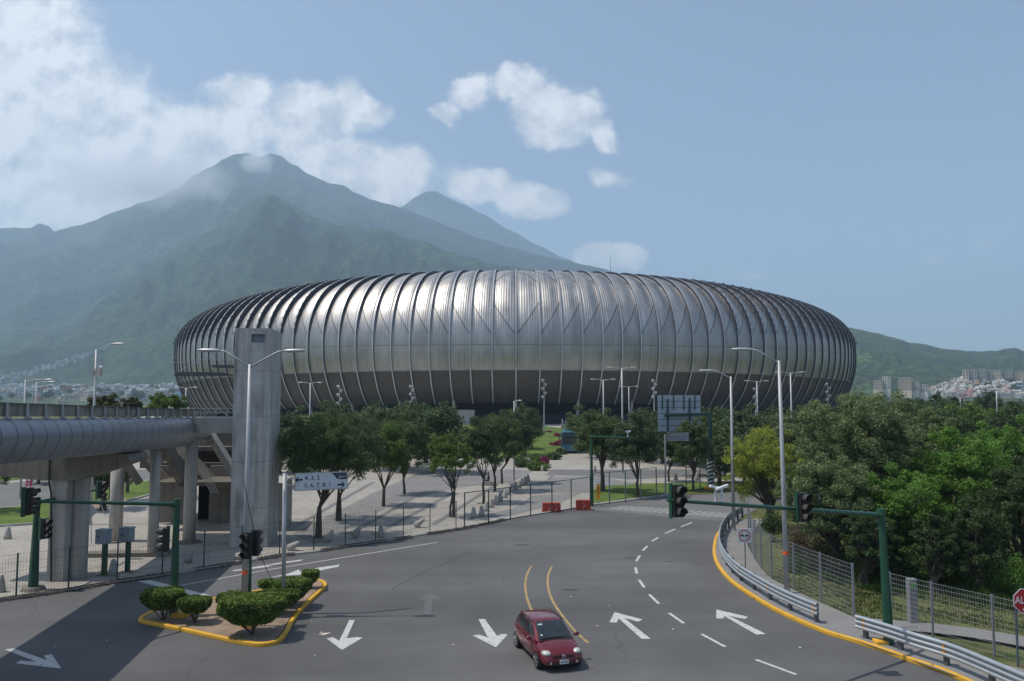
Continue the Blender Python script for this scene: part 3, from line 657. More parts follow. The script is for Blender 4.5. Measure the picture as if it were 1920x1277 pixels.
# columns under the skirt, recess, base walls
for i in front_is[::1]:
    if i % 3: continue
    th = TH0+i*DT; a_ = spt(th, .03, -.5); p, n, t = outline(th); b_ = Vector((*(p-n*9.5)[:2], SGZ)); mb = MB(); mb.bar(a_, b_, .5, .7); mb.build('column', rib_light, ST, off=OFF)
mb = MB(); ths = [TH0+i*DT*2 for i in range(NB//2+1)]
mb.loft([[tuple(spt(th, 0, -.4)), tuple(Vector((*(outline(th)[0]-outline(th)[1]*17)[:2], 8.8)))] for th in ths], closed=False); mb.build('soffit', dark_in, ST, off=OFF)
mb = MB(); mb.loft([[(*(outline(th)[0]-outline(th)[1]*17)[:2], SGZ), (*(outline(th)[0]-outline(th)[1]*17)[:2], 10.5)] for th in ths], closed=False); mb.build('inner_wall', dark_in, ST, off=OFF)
mb = MB(); tt = [TH0+i*DT for i in range(-14, 15)]; q = lambda th, d, z: (*(outline(th)[0]-outline(th)[1]*d)[:2], z)
mb.loft([[q(th, 14.5, SGZ), q(th, 14.5, 5.2), q(th, 14.9, 5.2), q(th, 14.9, SGZ)] for th in tt]); mb.build('entrance_wall', blue_wall, ST, off=OFF)
for X, w, h in ((-14, 9, 3.8), (4.6, 2.2, 4.2)): mb = MB(); mb.box((X, SC.y-SB+8, SGZ+h/2), (w, 2.5, h)); mb.build('entrance_kiosk', concrete_lt, ST, off=OFF)
mb = MB(); mb.loft([[tuple(spt(th, 1, 0)), tuple(spt(th, 1, -2.5)), (*(outline(th)[0]-outline(th)[1]*46)[:2], 40)] for th in ths], closed=False); mb.build('roof_rim', rib_dark, ST, off=OFF)
mb = MB(); mb.tube([(SC.x+30, SC.y-SB+52, 44), (SC.x+30, SC.y-SB+52, 54)], .06, 5); mb.build('lightning_rod', truss_m, ST, off=OFF)
mb = MB(); ap = [TH0+i*DT*2 for i in range(NB//2)]; mb.sheet([(*(outline(th)[0]+outline(th)[1]*(16 if math.sin(th) < 0 else 30))[:2],) for th in ap], SGZ+.05); struct('stadium_apron', mb, concrete_lt)
# ------------------------------------------------------------------ footbridge and its lift tower
BE = lambda Y: -20.85+(46.3-Y)*.115                    # right-hand edge of the deck
_e1 = Vector(G(425, 1068)); _e2 = Vector(G(190, 1277))
SHX = 9.0/math.tan(SUN_EL)
def bx(Y):
    t = (Y-_e1.y)/(_e2.y-_e1.y); return _e1.x+(_e2.x-_e1.x)*t-SHX
def bzz(Y, k): # k 0 parapet top, 1 cladding top, 2 bottom
    A = (W(0, 755, 29.5)[2], W(0, 785, 29.5)[2], W(0, 869, 29.5)[2])[k]; B_ = (W(378, 768, 56)[2], W(378, 783, 56)[2], W(378, 834, 56)[2])[k]
    return A+(B_-A)*(Y-29.5)/26.5
YE = 56.0
while (bx(YE)/YE) < (378-960)/FPX and YE < 70: YE += .1
YE = min(YE, 60)
clad_m = mat('footbridge_cladding', (.25, .265, .29), .42, .35, var=.05, scale=.6)
FB = thing('footbridge', 'elevated footbridge with curved grey-blue metal sides crossing at the left', 'footbridge', (bx(42), 42, 0)); FO = (bx(42), 42, 0)
YN = 2.0; NS = 48; seg = (YE-YN)/NS
csec = [(0, 0), (.20, .06), (.36, .18), (.46, .34), (.47, .48), (.38, .64), (.22, .80), (.03, .95), (-.10, 1.0)]
for i in range(NS):
    y0 = YN+i*seg; y1 = y0+seg-.02; mb = MB()
    rings = []
    for y in (y0, y1): rings.append([(bx(y)+c[0], y, bzz(y, 1)+(bzz(y, 2)-bzz(y, 1))*c[1]) for c in csec])
    mb.loft(rings, closed=False); mb.build('cladding_panel', clad_m, FB, smooth=True, off=FO)
for i in range(NS+1):
    y = YN+i*seg-.01; mb = MB(); mb.loft([[(bx(yy)+c[0]+.006, yy, bzz(yy, 1)+(bzz(yy, 2)-bzz(yy, 1))*c[1]) for c in csec] for yy in (y-.022, y+.022)], closed=False); mb.build('panel_joint', black_pl, FB, off=FO)
mb = MB()
mb.loft([[(bx(y)-4.2, y, bzz(y, 1)-.35), (bx(y)-4.2, y, bzz(y, 1)-.0), (bx(y)+.02, y, bzz(y, 1)-.0), (bx(y)+.02, y, bzz(y, 1)-.35), (bx(y)-.3, y, bzz(y, 2)+.1), (bx(y)-3.9, y, bzz(y, 2)+.1)] for y in (YN, YE)], cap=True)
mb.build('deck', concrete_dirty, FB, off=FO)
panel_m = mat('dirty_parapet_panel', (.25, .235, .195), .55, var=.45, scale=.9, streak=.4)
mb = MB(); 
mb.loft([[(bx(y)-.08, y, bzz(y, 1)+.08), (bx(y)-.08, y, bzz(y, 0)-.08), (bx(y)-.11, y, bzz(y, 0)-.08), (bx(y)-.11, y, bzz(y, 1)+.08)] for y in (YN, YE)], cap=True); mb.build('parapet_panel', panel_m, FB, off=FO)
mb = MB(); mb.loft([[(bx(y)-4.1, y, bzz(y, 1)+.08), (bx(y)-4.1, y, bzz(y, 0)-.08), (bx(y)-4.13, y, bzz(y, 0)-.08), (bx(y)-4.13, y, bzz(y, 1)+.08)] for y in (YN, YE)], cap=True); mb.build('parapet_panel', panel_m, FB, off=FO)
mb = MB(); mb.bar((bx(YN)-.06, YN, bzz(YN, 0)-.04), (bx(YE)-.06, YE, bzz(YE, 0)-.04), .10, .07); mb.build('handrail', mat('weathered_rail', (.10, .09, .08), .6, .3, var=.3), FB, off=FO)
npost = 36
for i in range(npost+1):
    y = YN+(YE-YN)*i/npost; mb = MB(); mb.bar((bx(y)+.0, y, bzz(y, 1)), (bx(y)-.02, y, bzz(y, 0)-.02), .09, .12); mb.box((bx(y)+.03, y, bzz(y, 1)+.03), (.22, .22, .07)); mb.build('parapet_post', galv, FB, off=FO)
# hammerhead pier
px_, py_ = G(85, 1092)[:2]; pw = G(137, 1092)[0]-px_
mb = MB(); mb.box((px_+pw*.32, py_+.9, 2.6), (pw*.62, 1.75, 5.6)); mb.build('pier', concrete, FB, off=FO, bevel=.05)
mb = MB(); mb.tube([(px_+pw*.80, py_+1.0, -.1), (px_+pw*.80, py_+1.0, 5.4)], pw*.30, 20); mb.build('pier', concrete, FB, smooth=False, off=FO)
PY = py_+.9
mb = MB(); xr = W(262, 858, PY)[0]; zt = W(262, 846, PY)[2]; zb = W(262, 868, PY)[2]; zp = W(130, 897, PY)[2]
prof_ = [(px_-5, zt), (xr-.9, zt), (xr-.25, zt-.1), (xr, zt-.35), (xr-.05, zb+.12), (xr-.5, zb-.02), (px_+pw+.1, zp+.02), (px_-.3, zp), (px_-3, zp+.25), (px_-5, zt-.6)]
mb.loft([[(x, PY+d, z) for x, z in prof_] for d in (-1.1, 1.1)], cap=True); mb.build('pier_head', concrete_dirty, FB, off=FO)
mb = MB(); mb.tube([W(93, 861, PY-1.2), W(92, 905, PY-1.2), W(96, 925, PY-1.0), W(96, 1090, PY-1.0)], .055, 6); mb.build('drain_pipe', black_pl, FB, off=FO)
for (x0, x1, yb, yt) in ((198, 222, 1019, 850), (272, 291, 1046, 846), (338, 361, 1021, 838)):
    b_ = G((x0+x1)/2, yb); r_ = (G(x1, yb)[0]-G(x0, yb)[0])/2; mb = MB(); top = min(7.1, ZT(b_, yt)+.6); mb.tube([(b_[0], b_[1]+r_, -.05), (b_[0], b_[1]+r_, top)], r_, 24); mb.build('column', concrete, FB, smooth=True, off=FO)
    if x0 != 272: mb = MB(); mb.tube([(b_[0], b_[1]+r_, -.05), (b_[0], b_[1]+r_, .14)], r_*1.9, 20); mb.build('column_footing', concrete_dirty, FB, off=FO)
p = G(120, 1060); q_ = G(300, 1046); mb = MB(); mb.bar((p[0], p[1]+2.3, .15), (q_[0]+.3, q_[1]+.5, .15), 1.0, .3); mb.build('column_footing', concrete_dirty, FB, off=FO)
# landing girder between the deck and the lift tower
TWB = G(430, 1029); TWR = G(508, 1031); tw = 2.34; TD = 3.3; TWR = (TWB[0]+tw, TWB[1], 0)
gz1 = W(400, 783, TWB[1]+1.5)[2]; gz0 = W(400, 812, TWB[1]+1.5)[2]
mb = MB(); gx0 = bx(YE)-.2
mb.box(((gx0+TWB[0])/2, TWB[1]+2.9, (gz1+gz0)/2), (TWB[0]-gx0+.1, 3.2, gz1-gz0)); mb.build('landing_girder', concrete_lt, FB, off=FO)
mb = MB(); yl = TWB[1]+1.4
for k in range(6):
    x = gx0+(TWB[0]-gx0)*k/5*.96+.05; mb.bar((x, yl, gz1), (x, yl, gz1+.62), .045)
for z in (.06, .34, .62): mb.bar((gx0, yl, gz1+z), (TWB[0], yl, gz1+z), .04)
mb.build('landing_railing', galv, FB, off=FO)
# staircase below the landing
SS = thing('staircase', 'shadowed concrete staircase folded under the footbridge beside the lift tower', 'staircase', G(360, 990)); SO = G(360, 990)
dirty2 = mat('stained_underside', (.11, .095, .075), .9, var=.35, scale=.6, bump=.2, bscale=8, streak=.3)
def flight(mb, a, b, wdt, th): mb.bar(a, b, wdt, th)
for (p0, p1, Y, wd) in (((378, 788), (450, 905), 56.5, 1.0), ((296, 800), (345, 905), 57.5, 1.4), ((225, 850), (262, 906), 58.5, .5), ((262, 840), (322, 905), 61, 2.6), ((330, 838), (395, 905), 60, 2.6)):
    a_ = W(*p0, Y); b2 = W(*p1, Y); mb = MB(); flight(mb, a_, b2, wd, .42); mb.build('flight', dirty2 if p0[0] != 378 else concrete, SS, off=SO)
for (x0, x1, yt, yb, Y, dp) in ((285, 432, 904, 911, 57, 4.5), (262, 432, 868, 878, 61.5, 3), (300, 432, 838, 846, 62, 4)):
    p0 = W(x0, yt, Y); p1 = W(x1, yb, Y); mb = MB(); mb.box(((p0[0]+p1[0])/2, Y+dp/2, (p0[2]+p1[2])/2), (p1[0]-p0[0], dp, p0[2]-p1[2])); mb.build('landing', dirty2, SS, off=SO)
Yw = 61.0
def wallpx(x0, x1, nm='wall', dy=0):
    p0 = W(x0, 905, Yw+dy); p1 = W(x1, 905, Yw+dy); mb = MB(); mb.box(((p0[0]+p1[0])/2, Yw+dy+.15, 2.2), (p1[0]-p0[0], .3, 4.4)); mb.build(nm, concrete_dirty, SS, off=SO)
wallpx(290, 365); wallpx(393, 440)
p0 = W(300, 830, 63.5); p1 = W(445, 905, 63.5); mb = MB(); mb.box(((p0[0]+p1[0])/2, 63.6, 5.8), (p1[0]-p0[0], .3, 4.4)); mb.build('dark_backing', dirty2, SS, off=SO)  # backing wall added so the bright gap behind the stairs goes dark
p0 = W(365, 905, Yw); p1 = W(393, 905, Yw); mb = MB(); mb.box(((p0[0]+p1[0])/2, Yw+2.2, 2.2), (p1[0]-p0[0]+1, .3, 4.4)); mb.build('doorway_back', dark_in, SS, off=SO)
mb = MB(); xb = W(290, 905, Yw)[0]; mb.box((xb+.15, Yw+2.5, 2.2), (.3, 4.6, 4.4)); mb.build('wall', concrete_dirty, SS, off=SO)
mb = MB(); 
for k in range(4): a_ = W(373+k*4.5, 878, 55); b2 = W(396+k*4.5, 925, 55); mb.bar(a_, b2, .035)
mb.build('stair_railing', galv, SS, off=SO)
# lift tower
TT = thing('lift_tower', 'tall square raw concrete lift tower with board-marked faces', 'tower', TWB, R(7)); TO = TWB
zt = ZT(TWB, 615)
tower_m = mat('board_marked_concrete', (.47, .45, .42), .88, var=.14, scale=.9, bump=.25, bscale=10, streak=.4)
N, L = nodes(tower_m); g_ = N.new('ShaderNodeNewGeometry'); sp = N.new('ShaderNodeSeparateXYZ'); L.new(g_.outputs['Position'], sp.inputs[0])
def joint(src, period, w, off=0):
    f = mth(N, L, 'FRACT', mth(N, L, 'DIVIDE', mth(N, L, 'ADD', src, off), period)); return mth(N, L, 'LESS_THAN', f, w/period)
jz = joint(sp.outputs[2], 2.95, .05, .4); jx = joint(sp.outputs[0], .9, .03, .1); jy = joint(sp.outputs[1], 1.23, .035, .3)
jj = mth(N, L, 'MAXIMUM', jz, mth(N, L, 'MULTIPLY', mth(N, L, 'MAXIMUM', jx, jy), .45)); mulcol(tower_m, mth(N, L, 'SUBTRACT', 1, mth(N, L, 'MULTIPLY', jj, .32)))
mixcol(tower_m, remap(tower_m, pos_noise(tower_m, 1.1, .52, .72, (1.6, 1.6, .35), 9), 0, .55), (.10, .10, .095))
mb = MB(); x0, x1 = TWB[0], TWR[0]; yb = TWB[1]; rx = .55
rzx = [(x0, yb), (x1, yb-.0), (x1-.02, yb+TD), (x0-.1, yb+TD)]
zw1 = ZT(TWB, 626); zw0 = ZT(TWB, 642); wx0 = x0+(465-430)/78*tw; wx1 = x0+(493-430)/78*tw
# front face with a blocked recess near the top
mb.box(((x0+wx0)/2, yb+.15, zt/2-.1), (wx0-x0, .3, zt+.2)); mb.box(((x1+wx1)/2, yb+.15, zt/2-.1), (x1-wx1, .3, zt+.2))
mb.box(((wx0+wx1)/2, yb+.17, zw0/2-.1), (wx1-wx0, .3, zw0+.2)); mb.box(((wx0+wx1)/2, yb+.152, (zt+zw1)/2), (wx1-wx0, .3, zt-zw1))
mb.build('front_wall', tower_m, TT, off=TO)
mb = MB(); mb.box(((wx0+wx1)/2, yb+.28, (zw0+zw1)/2), (wx1-wx0, .1, zw1-zw0)); mb.build('blocked_opening', mat('grey_board', (.19, .22, .25), .7), TT, off=TO)
mb = MB(); mb.box((x1-.15, yb+.3+TD/2, zt/2-.1), (.3, TD, zt+.2)); mb.build('side_wall', tower_m, TT, off=TO)
mb = MB(); mb.box((x0+.15, yb+.3+TD/2, zt/2-.1), (.3, TD, zt+.2)); mb.build('side_wall', tower_m, TT, off=TO)
mb = MB(); mb.box(((x0+x1)/2, yb+.3+TD+.15, zt/2-.1), (x1-x0, .3, zt+.2)); mb.build('back_wall', tower_m, TT, off=TO)
mb = MB(); mb.box(((x0+x1)/2, yb+.3+TD/2, zt-.3), (x1-x0-.6, TD, .2)); mb.build('roof_slab', concrete_dirty, TT, off=TO)
steel_d = mat('platform_steel', (.10, .10, .10), .6, .3, var=.3)
pa = W(343, 699, yb+1.2); pb = W(432, 699, yb+1.2)
mb = MB(); mb.box(((pa[0]+pb[0])/2, yb+1.8, pa[2]-.12), (pb[0]-pa[0], 2.6, .10)); mb.box(((pa[0]+pb[0])/2, yb+.52, pa[2]-.12), (pb[0]-pa[0], .08, .26)); mb.box((pa[0], yb+1.8, pa[2]-.12), (.08, 2.5, .22))
mb.build('canopy', steel_d, TT, off=TO)
mb = MB(); mb.bar((pa[0]+.1, yb+.6, pa[2]), W(410, 661, yb+.6), .035); mb.bar(W(335, 681, yb+2.6), W(432, 670, yb+2.6), .03); mb.build('tie_rod', galv, TT, off=TO)
pc = W(404, 684, yb+.8); mb = MB(); mb.box(((pc[0]+x0)/2, yb+1.3, pc[2]-.1), (x0-pc[0], 1.5, .16))
mb.build('balcony', steel_d, TT, off=TO)
mb = MB()
for k in range(4):
    x = pc[0]+(x0-pc[0])*k/3.3; mb.bar((x, yb+.6, pc[2]), (x, yb+.6, pc[2]+1.05), .04)
for z in (.35, .7, 1.05): mb.bar((pc[0], yb+.6, pc[2]+z), (x0, yb+.6, pc[2]+z), .035)
mb.build('balcony_railing', galv, TT, off=TO)
mb = MB(); xm = W(550, 900, yb+TD+3)[0]; mb.box(((x0+xm)/2, yb+TD+5, 1.75), (xm-x0, 4.5, 3.5)); mb.build('machine_room', concrete_lt, TT, off=TO)
mb = MB(); cpts = []
P0 = Vector(W(457, 902, 34.4)); P1 = Vector(G(517, 1100, .9))
for i in range(15): t = i/14; p = P0.lerp(P1, t); p.z -= .8*math.sin(math.pi*t)*(1-.2*t); cpts.append(tuple(p))
mb.tube(cpts, .016, 4); o = mb.build('hanging_cable', black_pl); tag(o, 'thin black cable sagging from the lamp post down to the island bushes', 'cable')

# ------------------------------------------------------------------ street lamps
def lamp_head(mb, a, d, L_=1.05):             # flat luminaire starting at a, pointing along unit d
    a = Vector(a); d = Vector(d).normalized(); s = Vector((0, 0, 1)).cross(d).normalized(); rings = []
    for t, w, h in ((0, .05, .05), (.12, .10, .07), (.35, .15, .09), (.75, .16, .08), (.95, .11, .05), (1, .04, .03)):
        c = a+d*(t*L_); rings.append([c+s*(w*math.cos(q))+Vector((0, 0, 1))*(h*math.sin(q)) for q in [i*math.pi/4 for i in range(8)]])
    mb.loft(rings, cap=True)
def street_lamp(base, top_py, arms, label, r0=.14, r1=.075, group=None, lean=(0, 0), band=True, name='street_lamp'):
    zt_ = ZT(base, top_py)-base[2]; t = thing(name, label, 'street lamp', base, group=group)
    tp = Vector((lean[0], lean[1], zt_))
    mb = MB(); mb.tube([(0, 0, 0), tp*.5, tp], [r0, (r0+r1)/2, r1], 12); mb.build('pole', galv_pole, t, smooth=True)
    mb = MB(); mb.box((0, 0, .03), (.42, .42, .05)); mb.tube([(0, 0, .05), (0, 0, .28)], r0*1.25, 10); mb.build('base_plate', galv_pole, t)
    if band: mb = MB(); mb.tube([tp*.172, tp*.186], r0*.97, 12); mb.build('painted_band', orange_pt, t)
    for (dx, dz, run, hl) in arms:              # arm offset to the luminaire, flat run
        mb = MB(); s = 1 if dx > 0 else -1
        mb.tube([tp+Vector((0, 0, -.15)), tp+Vector((dx*.55, 0, dz*.55)), tp+Vector((dx*.85, 0, dz*.95)), tp+Vector((dx, 0, dz))], [.05, .042, .038, .035], 8); mb.build('arm', galv_pole, t, smooth=True)
        mb = MB(); lamp_head(mb, tp+Vector((dx, 0, dz)), (s, 0, .02), hl); hd = mb.build('luminaire', mat('luminaire_shell', (.45, .46, .47), .4, .3, var=.06), t, smooth=True)
    return t
b_ = G(457, 1160); street_lamp(b_, 683, [(-1.35, .62, 0, 1.05), (1.50, .60, 0, 1.0)], 'tall grey double-arm street lamp rising from the clipped traffic island')
b_ = G(1476, 1117); street_lamp(b_, 676, [(-1.30, .55, 0, 1.05)], 'tall grey single-arm street lamp on the right-hand pavement near the wire fence', lean=(-.12, 0))
b_ = G(1376, 998); street_lamp(b_, 706, [(-1.15, .42, 0, 1.15)], 'grey single-arm street lamp farther round the bend behind the no-towing sign')
b_ = G(168, 985); t = street_lamp((b_[0], b_[1], 0), 655, [(1.15, .42, 0, 1.1)], 'lone curved-arm street lamp with a camera beyond the footbridge at far left', band=False)
z = ZT(b_, 686); mb = MB(); mb.bar((0, 0, z), (.35, 0, z+.05), .05); mb.ell((.42, 0, z-.12), (.16, .16, .14)); mb.build('dome_camera', white_pt, t, smooth=True)
mb = MB(); z = ZT(b_, 698); mb.box((.26, -.05, z), (.42, .3, .55)); mb.box((-.2, 0, z), (.25, .3, .4)); mb.build('equipment_box', mat('tan_box', (.4, .36, .33), .6), t)
dl = [((1131, 712), 116, 'double-headed lamp left of the two lamps before the stadium skirt'), ((1166, 690), 100, 'tallest double-headed lamp in the middle of the stadium front'), ((1179, 725), 150, 'short double-headed lamp just right of the tallest one'), ((1419, 715), 120, 'double-headed lamp standing among trees at the right end of the stadium'), ((1482, 699), 98, 'double-headed lamp right behind the tall right-hand street lamp'),
      ((582, 718), 120, 'double-headed lamp in front of the left part of the stadium skirt'), ((349, 727), 128, 'small double-headed lamp above the footbridge railing left of the lift tower'), ((1868, 735), 150, 'double-headed lamp over the far right tree tops'), ((1800, 745), 150, 'plain lamp over the middle of the far right tree tops')]
for (px, py), Y, lb in dl:
    p = W(px, py, Y); gz_ = terr(p[0], Y); street_lamp((p[0], Y, gz_), py, [(-1.1, .06, 0, .8), (1.1, .06, 0, .8)], lb, group='double lamps around the stadium', band=False, r0=.13, r1=.09)
p = W(48, 712, 75); street_lamp((p[0], 75, 0), 712, [(1.7, .0, 0, 1.0)], 'rusty lamp post with a level arm beyond the footbridge parapet', band=False, r0=.08, r1=.06)
p = W(69, 716, 90); street_lamp((p[0], 90, 0), 716, [(1.2, .0, 0, 1.0)], 'pale lamp post just right of the rusty one beyond the parapet', band=False, r0=.08, r1=.06)
p = W(1000, 860, 118); street_lamp(GT(964, 903), 752, [(.5, .05, 0, .4)], 'slim plaza lamp standing by the bollards below the flower bank', band=False, r0=.09, r1=.06)
# floodlight stacks
fl = thing('floodlight_pole', 'x', 'floodlight', (0, 0, 0), group='stacked floodlights before the stadium')
def flood(px, pt, Y, lb):
    p = W(px, pt, Y); z0 = terr(p[0], Y); h = p[2]-z0; t = thing('floodlight_pole', lb, 'floodlight', (p[0], Y, z0), group='stacked floodlights before the stadium')
    mb = MB(); mb.tube([(0, 0, 0), (0, 0, h)], [.14, .08], 8); mb.build('pole', galv_pole, t)
    for k in range(5):
        mb = MB(); mb.box((.28*(1 if k % 2 else -1), -.12, h-.3-k*.8), (.45, .3, .45), rot=Matrix.Rotation(.5, 3, 'X')); mb.build('floodlight', galv, t)
    return t
bpy.data.objects.remove(fl)
for px, pt, Y, lb in ((637, 722, 150, 'leftmost floodlight stack in front of the skirt, leaning against the ribs'), (772, 722, 160, 'second floodlight stack from the left, half sunk in the trees'), (1020, 711, 150, 'central floodlight stack beside the stadium entrance'), (1226, 711, 155, 'floodlight stack just left of the large sign back'), (1416, 727, 160, 'floodlight stack beside the double lamp right of the sign'), (1552, 718, 160, 'rightmost floodlight stack near the end of the stadium')): flood(px, pt, Y, lb)

# ------------------------------------------------------------------ traffic signals
def signal_head(parent, c, rz, back=False, h=1.02, board=True):
    """three lamps; faces local -Y turned by rz"""
    M = Matrix.Rotation(rz, 3, 'Z'); c = Vector(c)
    P = lambda x, y, z: tuple(c+M@Vector((x, y, z)))
    mb = MB(); mb.box(tuple(c), (.36, .20, h), rz=rz); hd = mb.build('signal_head', black_pl, parent, bevel=.02)
    if board: mb = MB(); mb.box(P(-.20, .11, 0), (.03, .16, h*1.1), rz=rz); mb.build('mounting_bar', green_pole, hd)
    for k in (-1, 0, 1):
        z = k*h/3; mb = MB(); rings = []
        for yy, rr in ((-.10, .13), (-.36, .155)):
            rings.append([P(rr*math.cos(a_), yy-(0.0 if math.sin(a_) > -.3 else -.12*(1 if yy < -.2 else 0)), z+rr*math.sin(a_)) for a_ in [i*math.pi/8 for i in range(17)]])
        mb.loft(rings, closed=False); mb.loft([[(Vector(q)-c)*.97+c for q in r_] for r_ in rings], closed=False); mb.build('visor', visor_m, hd)
        mb = MB(); mb.tube([P(0, -.098, z), P(0, -.125, z)], .115, 14); mb.build('lens', lens_dk, hd)
    return hd
def mast(name, label, base, top, tip, heads, r=(.19, .11), armr=(.085, .05), lean=0):
    t = thing(name, label, 'traffic light', base); B_ = Vector(base)
    mb = MB(); H_ = Vector(top)-B_; mb.tube([(0, 0, 0), H_], list(r), 8); mb.build('mast', green_pole, t)
    mb = MB(); mb.box((0, 0, .05), (.55, .55, .12)); mb.build('base_plate', green_pole, t)
    a_ = Vector(top)-B_-Vector((0, 0, .18)); b2 = Vector(tip)-B_; mb = MB(); mb.tube([a_, b2], list(armr), 8)
    mb.build('arm', green_pole, t)
    mb = MB(); d = (b2-a_).normalized(); mb.tube([a_-d*.1, a_+d*.3], .13, 8); mb.tube([H_-Vector((0, 0, .5)), H_+Vector((0, 0, .06))], .15, 8); mb.build('collar', green_pole, t)
    for hp, rz, in heads: signal_head(t, Vector(hp)-B_, rz)
    return t
b_ = G(1667, 1213); tp = (b_[0]-.12, b_[1], ZT(b_, 957))
tip = W(1252, 938, 24.9); h1 = W(1271, 939, 25.15); h2 = W(1506, 951, 28.1)
mr_ = mast('traffic_light', 'green mast with a long arm carrying two dark traffic lights over the right-hand lanes', b_, tp, tip, [(h1, R(20)), (h2, R(20))], (.21, .12), (.095, .055))
mb = MB()
Bv = Vector(b_)
for px in (1342, 1353.5):
    c = Vector(W(px, 938, 26.2))-Bv; mb.tube([c-Vector((0, 0, .05)), c+Vector((0, 0, .42))], .04, 8)
mb.build('camera_bracket', white_pt, mr_)
for px, sgn in ((1342, -1), (1354, 1)):
    c = Vector(W(px, 914, 26.2))-Bv; mb = MB(); mb.bar(c+Vector((-.22*1, -.1, .06*-sgn)), c+Vector((.22, .1, .06*sgn)), .10, .09); mb.build('traffic_camera', mat('white_camera', (.7, .7, .7), .4), mr_, bevel=.02)
mb = MB(); mb.box((-.25, .05, .17), (.6, .45, .2)); o = mb.build('foundation', yellow_kerb, mr_, bevel=.05)
b_ = G(325, 1160); tp = (b_[0], b_[1], ZT(b_, 938)); tip = W(62, 940, 30.2)
ml = mast('traffic_light', 'green mast on the island, its arm reaching left to a black signal', b_, tp, tip, [(W(54, 940, 30.2), R(100)), (W(309, 1012, b_[1]-.2), R(-70))], (.20, .13), (.09, .06))
mb = MB(); mb.box((.35, -.1, .16), (.7, .5, .3)); mb.build('foundation', yellow_kerb, ml, bevel=.06)
b_ = G(62, 1108); tp = (b_[0]+.02, b_[1], ZT(b_, 935)); tip = W(178, 919, 47)
mk = mast('traffic_light', 'tapered green mast on a round concrete base beyond the kerb at far left', b_, tp, tip, [(W(131, 927, 44), R(75)), (W(189, 918, 47.3), R(80)), (W(84, 991, b_[1]-.1), R(75))], (.25, .13), (.085, .06))
mb = MB(); mb.tube([(0, 0, -.05), (0, 0, .22)], [.62, .5], 14); mb.build('foundation', concrete_dirty, mk)
b_ = G(466, 1180); t = thing('traffic_light', 'post-mounted black traffic light with two heads rising from the island bushes', 'traffic light', b_)
mb = MB(); mb.tube([(0, 0, 0), (0, 0, ZT(b_, 996))], .075, 10); mb.build('pole', green_pole, t, smooth=True)
mb = MB(); mb.box((0, 0, .16), (.55, .5, .34)); mb.build('foundation', yellow_kerb, t, bevel=.08)
zc = ZT(b_, 1021); signal_head(t, (-.10, -.18, zc), R(-12), board=False, h=1.1); signal_head(t, (.14, .16, zc+.05), R(165), board=False, h=1.1)

# ------------------------------------------------------------------ signs
b_ = G(531, 1152); t = thing('direction_sign', 'grey-white direction sign with black arrows and gate numbers on a pole', 'road sign', b_)
zt_ = ZT(b_, 890); mb = MB(); mb.tube([(0, 0, 0), (-.06, 0, zt_+.05)], [.10, .09], 14); mb.build('pole', galv_pole, t, smooth=True)
SW_, SH_ = 2.38, .80; az = R(21); cz = zt_-.33
cx = .42+SW_/2*math.cos(az); cyy = SW_/2*math.sin(az)+.02
Mz = Matrix.Rotation(az, 3, 'Z'); C0 = Vector((cx, cyy-.1, cz))
tilt = Matrix.Rotation(R(-.2), 3, 'Y')
def sp_(x, z, d=0): return tuple(C0+Mz@(tilt@Vector((x, -d, z))))
def slab(name, pts, d0, d1, m, par=t):
    mb = MB(); a_ = [sp_(x, z, d0) for x, z in pts]; b2 = [sp_(x, z, d1) for x, z in pts]; A = sum(pts[i][0]*pts[(i+1) % len(pts)][1]-pts[(i+1) % len(pts)][0]*pts[i][1] for i in range(len(pts)))
    if A < 0: a_ = a_[::-1]; b2 = b2[::-1]
    n_ = len(pts); mb.v = a_+b2; mb.f = [tuple(range(n_, 2*n_)), tuple(range(n_))[::-1]]+[(i, (i+1) % n_, n_+(i+1) % n_, n_+i) for i in range(n_)]; mb.m = [0]*len(mb.f)
    return mb.build(name, m, par)
hw, hh = SW_/2, SH_/2
slab('sign_frame', [(-hw, -hh), (hw, -hh), (hw, hh), (-hw, hh)], -.03, 0, mat('sign_frame_aluminium', (.45, .45, .46), .4, .5), t)
face = slab('sign_panel', [(-hw+.05, -hh+.05), (hw-.05, -hh+.05), (hw-.05, hh-.05), (-hw+.05, hh-.05)], 0, .006, sign_white)
slab('sign_corner', [(hw-.05, hh-.05), (.42, hh-.05), (.50, hh-.09), (.60, hh-.20), (.70, hh-.31), (.85, hh-.345), (hw-.05, hh-.35)], .006, .010, navy, face)
arr = [(-.20, 0), (-.10, .12), (-.03, .12), (-.10, .04), (.14, .04), (.14, -.04), (-.10, -.04), (-.03, -.12), (-.10, -.12)]
slab('arrow', [(x-.98, z+.10) for x, z in arr], .006, .010, navy, face); slab('arrow', [(-x+.86, z-.19) for x, z in arr], .006, .010, navy, face)
for s_, x, z in (('4, 3, 2', -.42, .16), ('5, 6, 7, 8, 1', -.17, -.17)):
    mb = text_mesh(s_, .27, .002); mb.v = [sp_(x+vx, z+vy, .008+vz) for vx, vy, vz in mb.v]; mb.build('lettering', navy, face)
arcp = [(.82+.36*math.cos(a_)*1.0-.0, hh-.24+.13*math.sin(a_)) for a_ in [math.pi*(.02+.96*i/10) for i in range(11)]]
for (xa, za), (xb, zb_) in zip(arcp, arcp[1:]):
    pass
mb = MB()
for (xa, za), (xb, zb_) in zip(arcp, arcp[1:]): mb.bar(sp_(xa+.08, za, .013), sp_(xb+.08, zb_, .013), .006, .028, up=tuple(Mz@Vector((0, -1, 0))))
mb.build('emblem', white_pt, face)
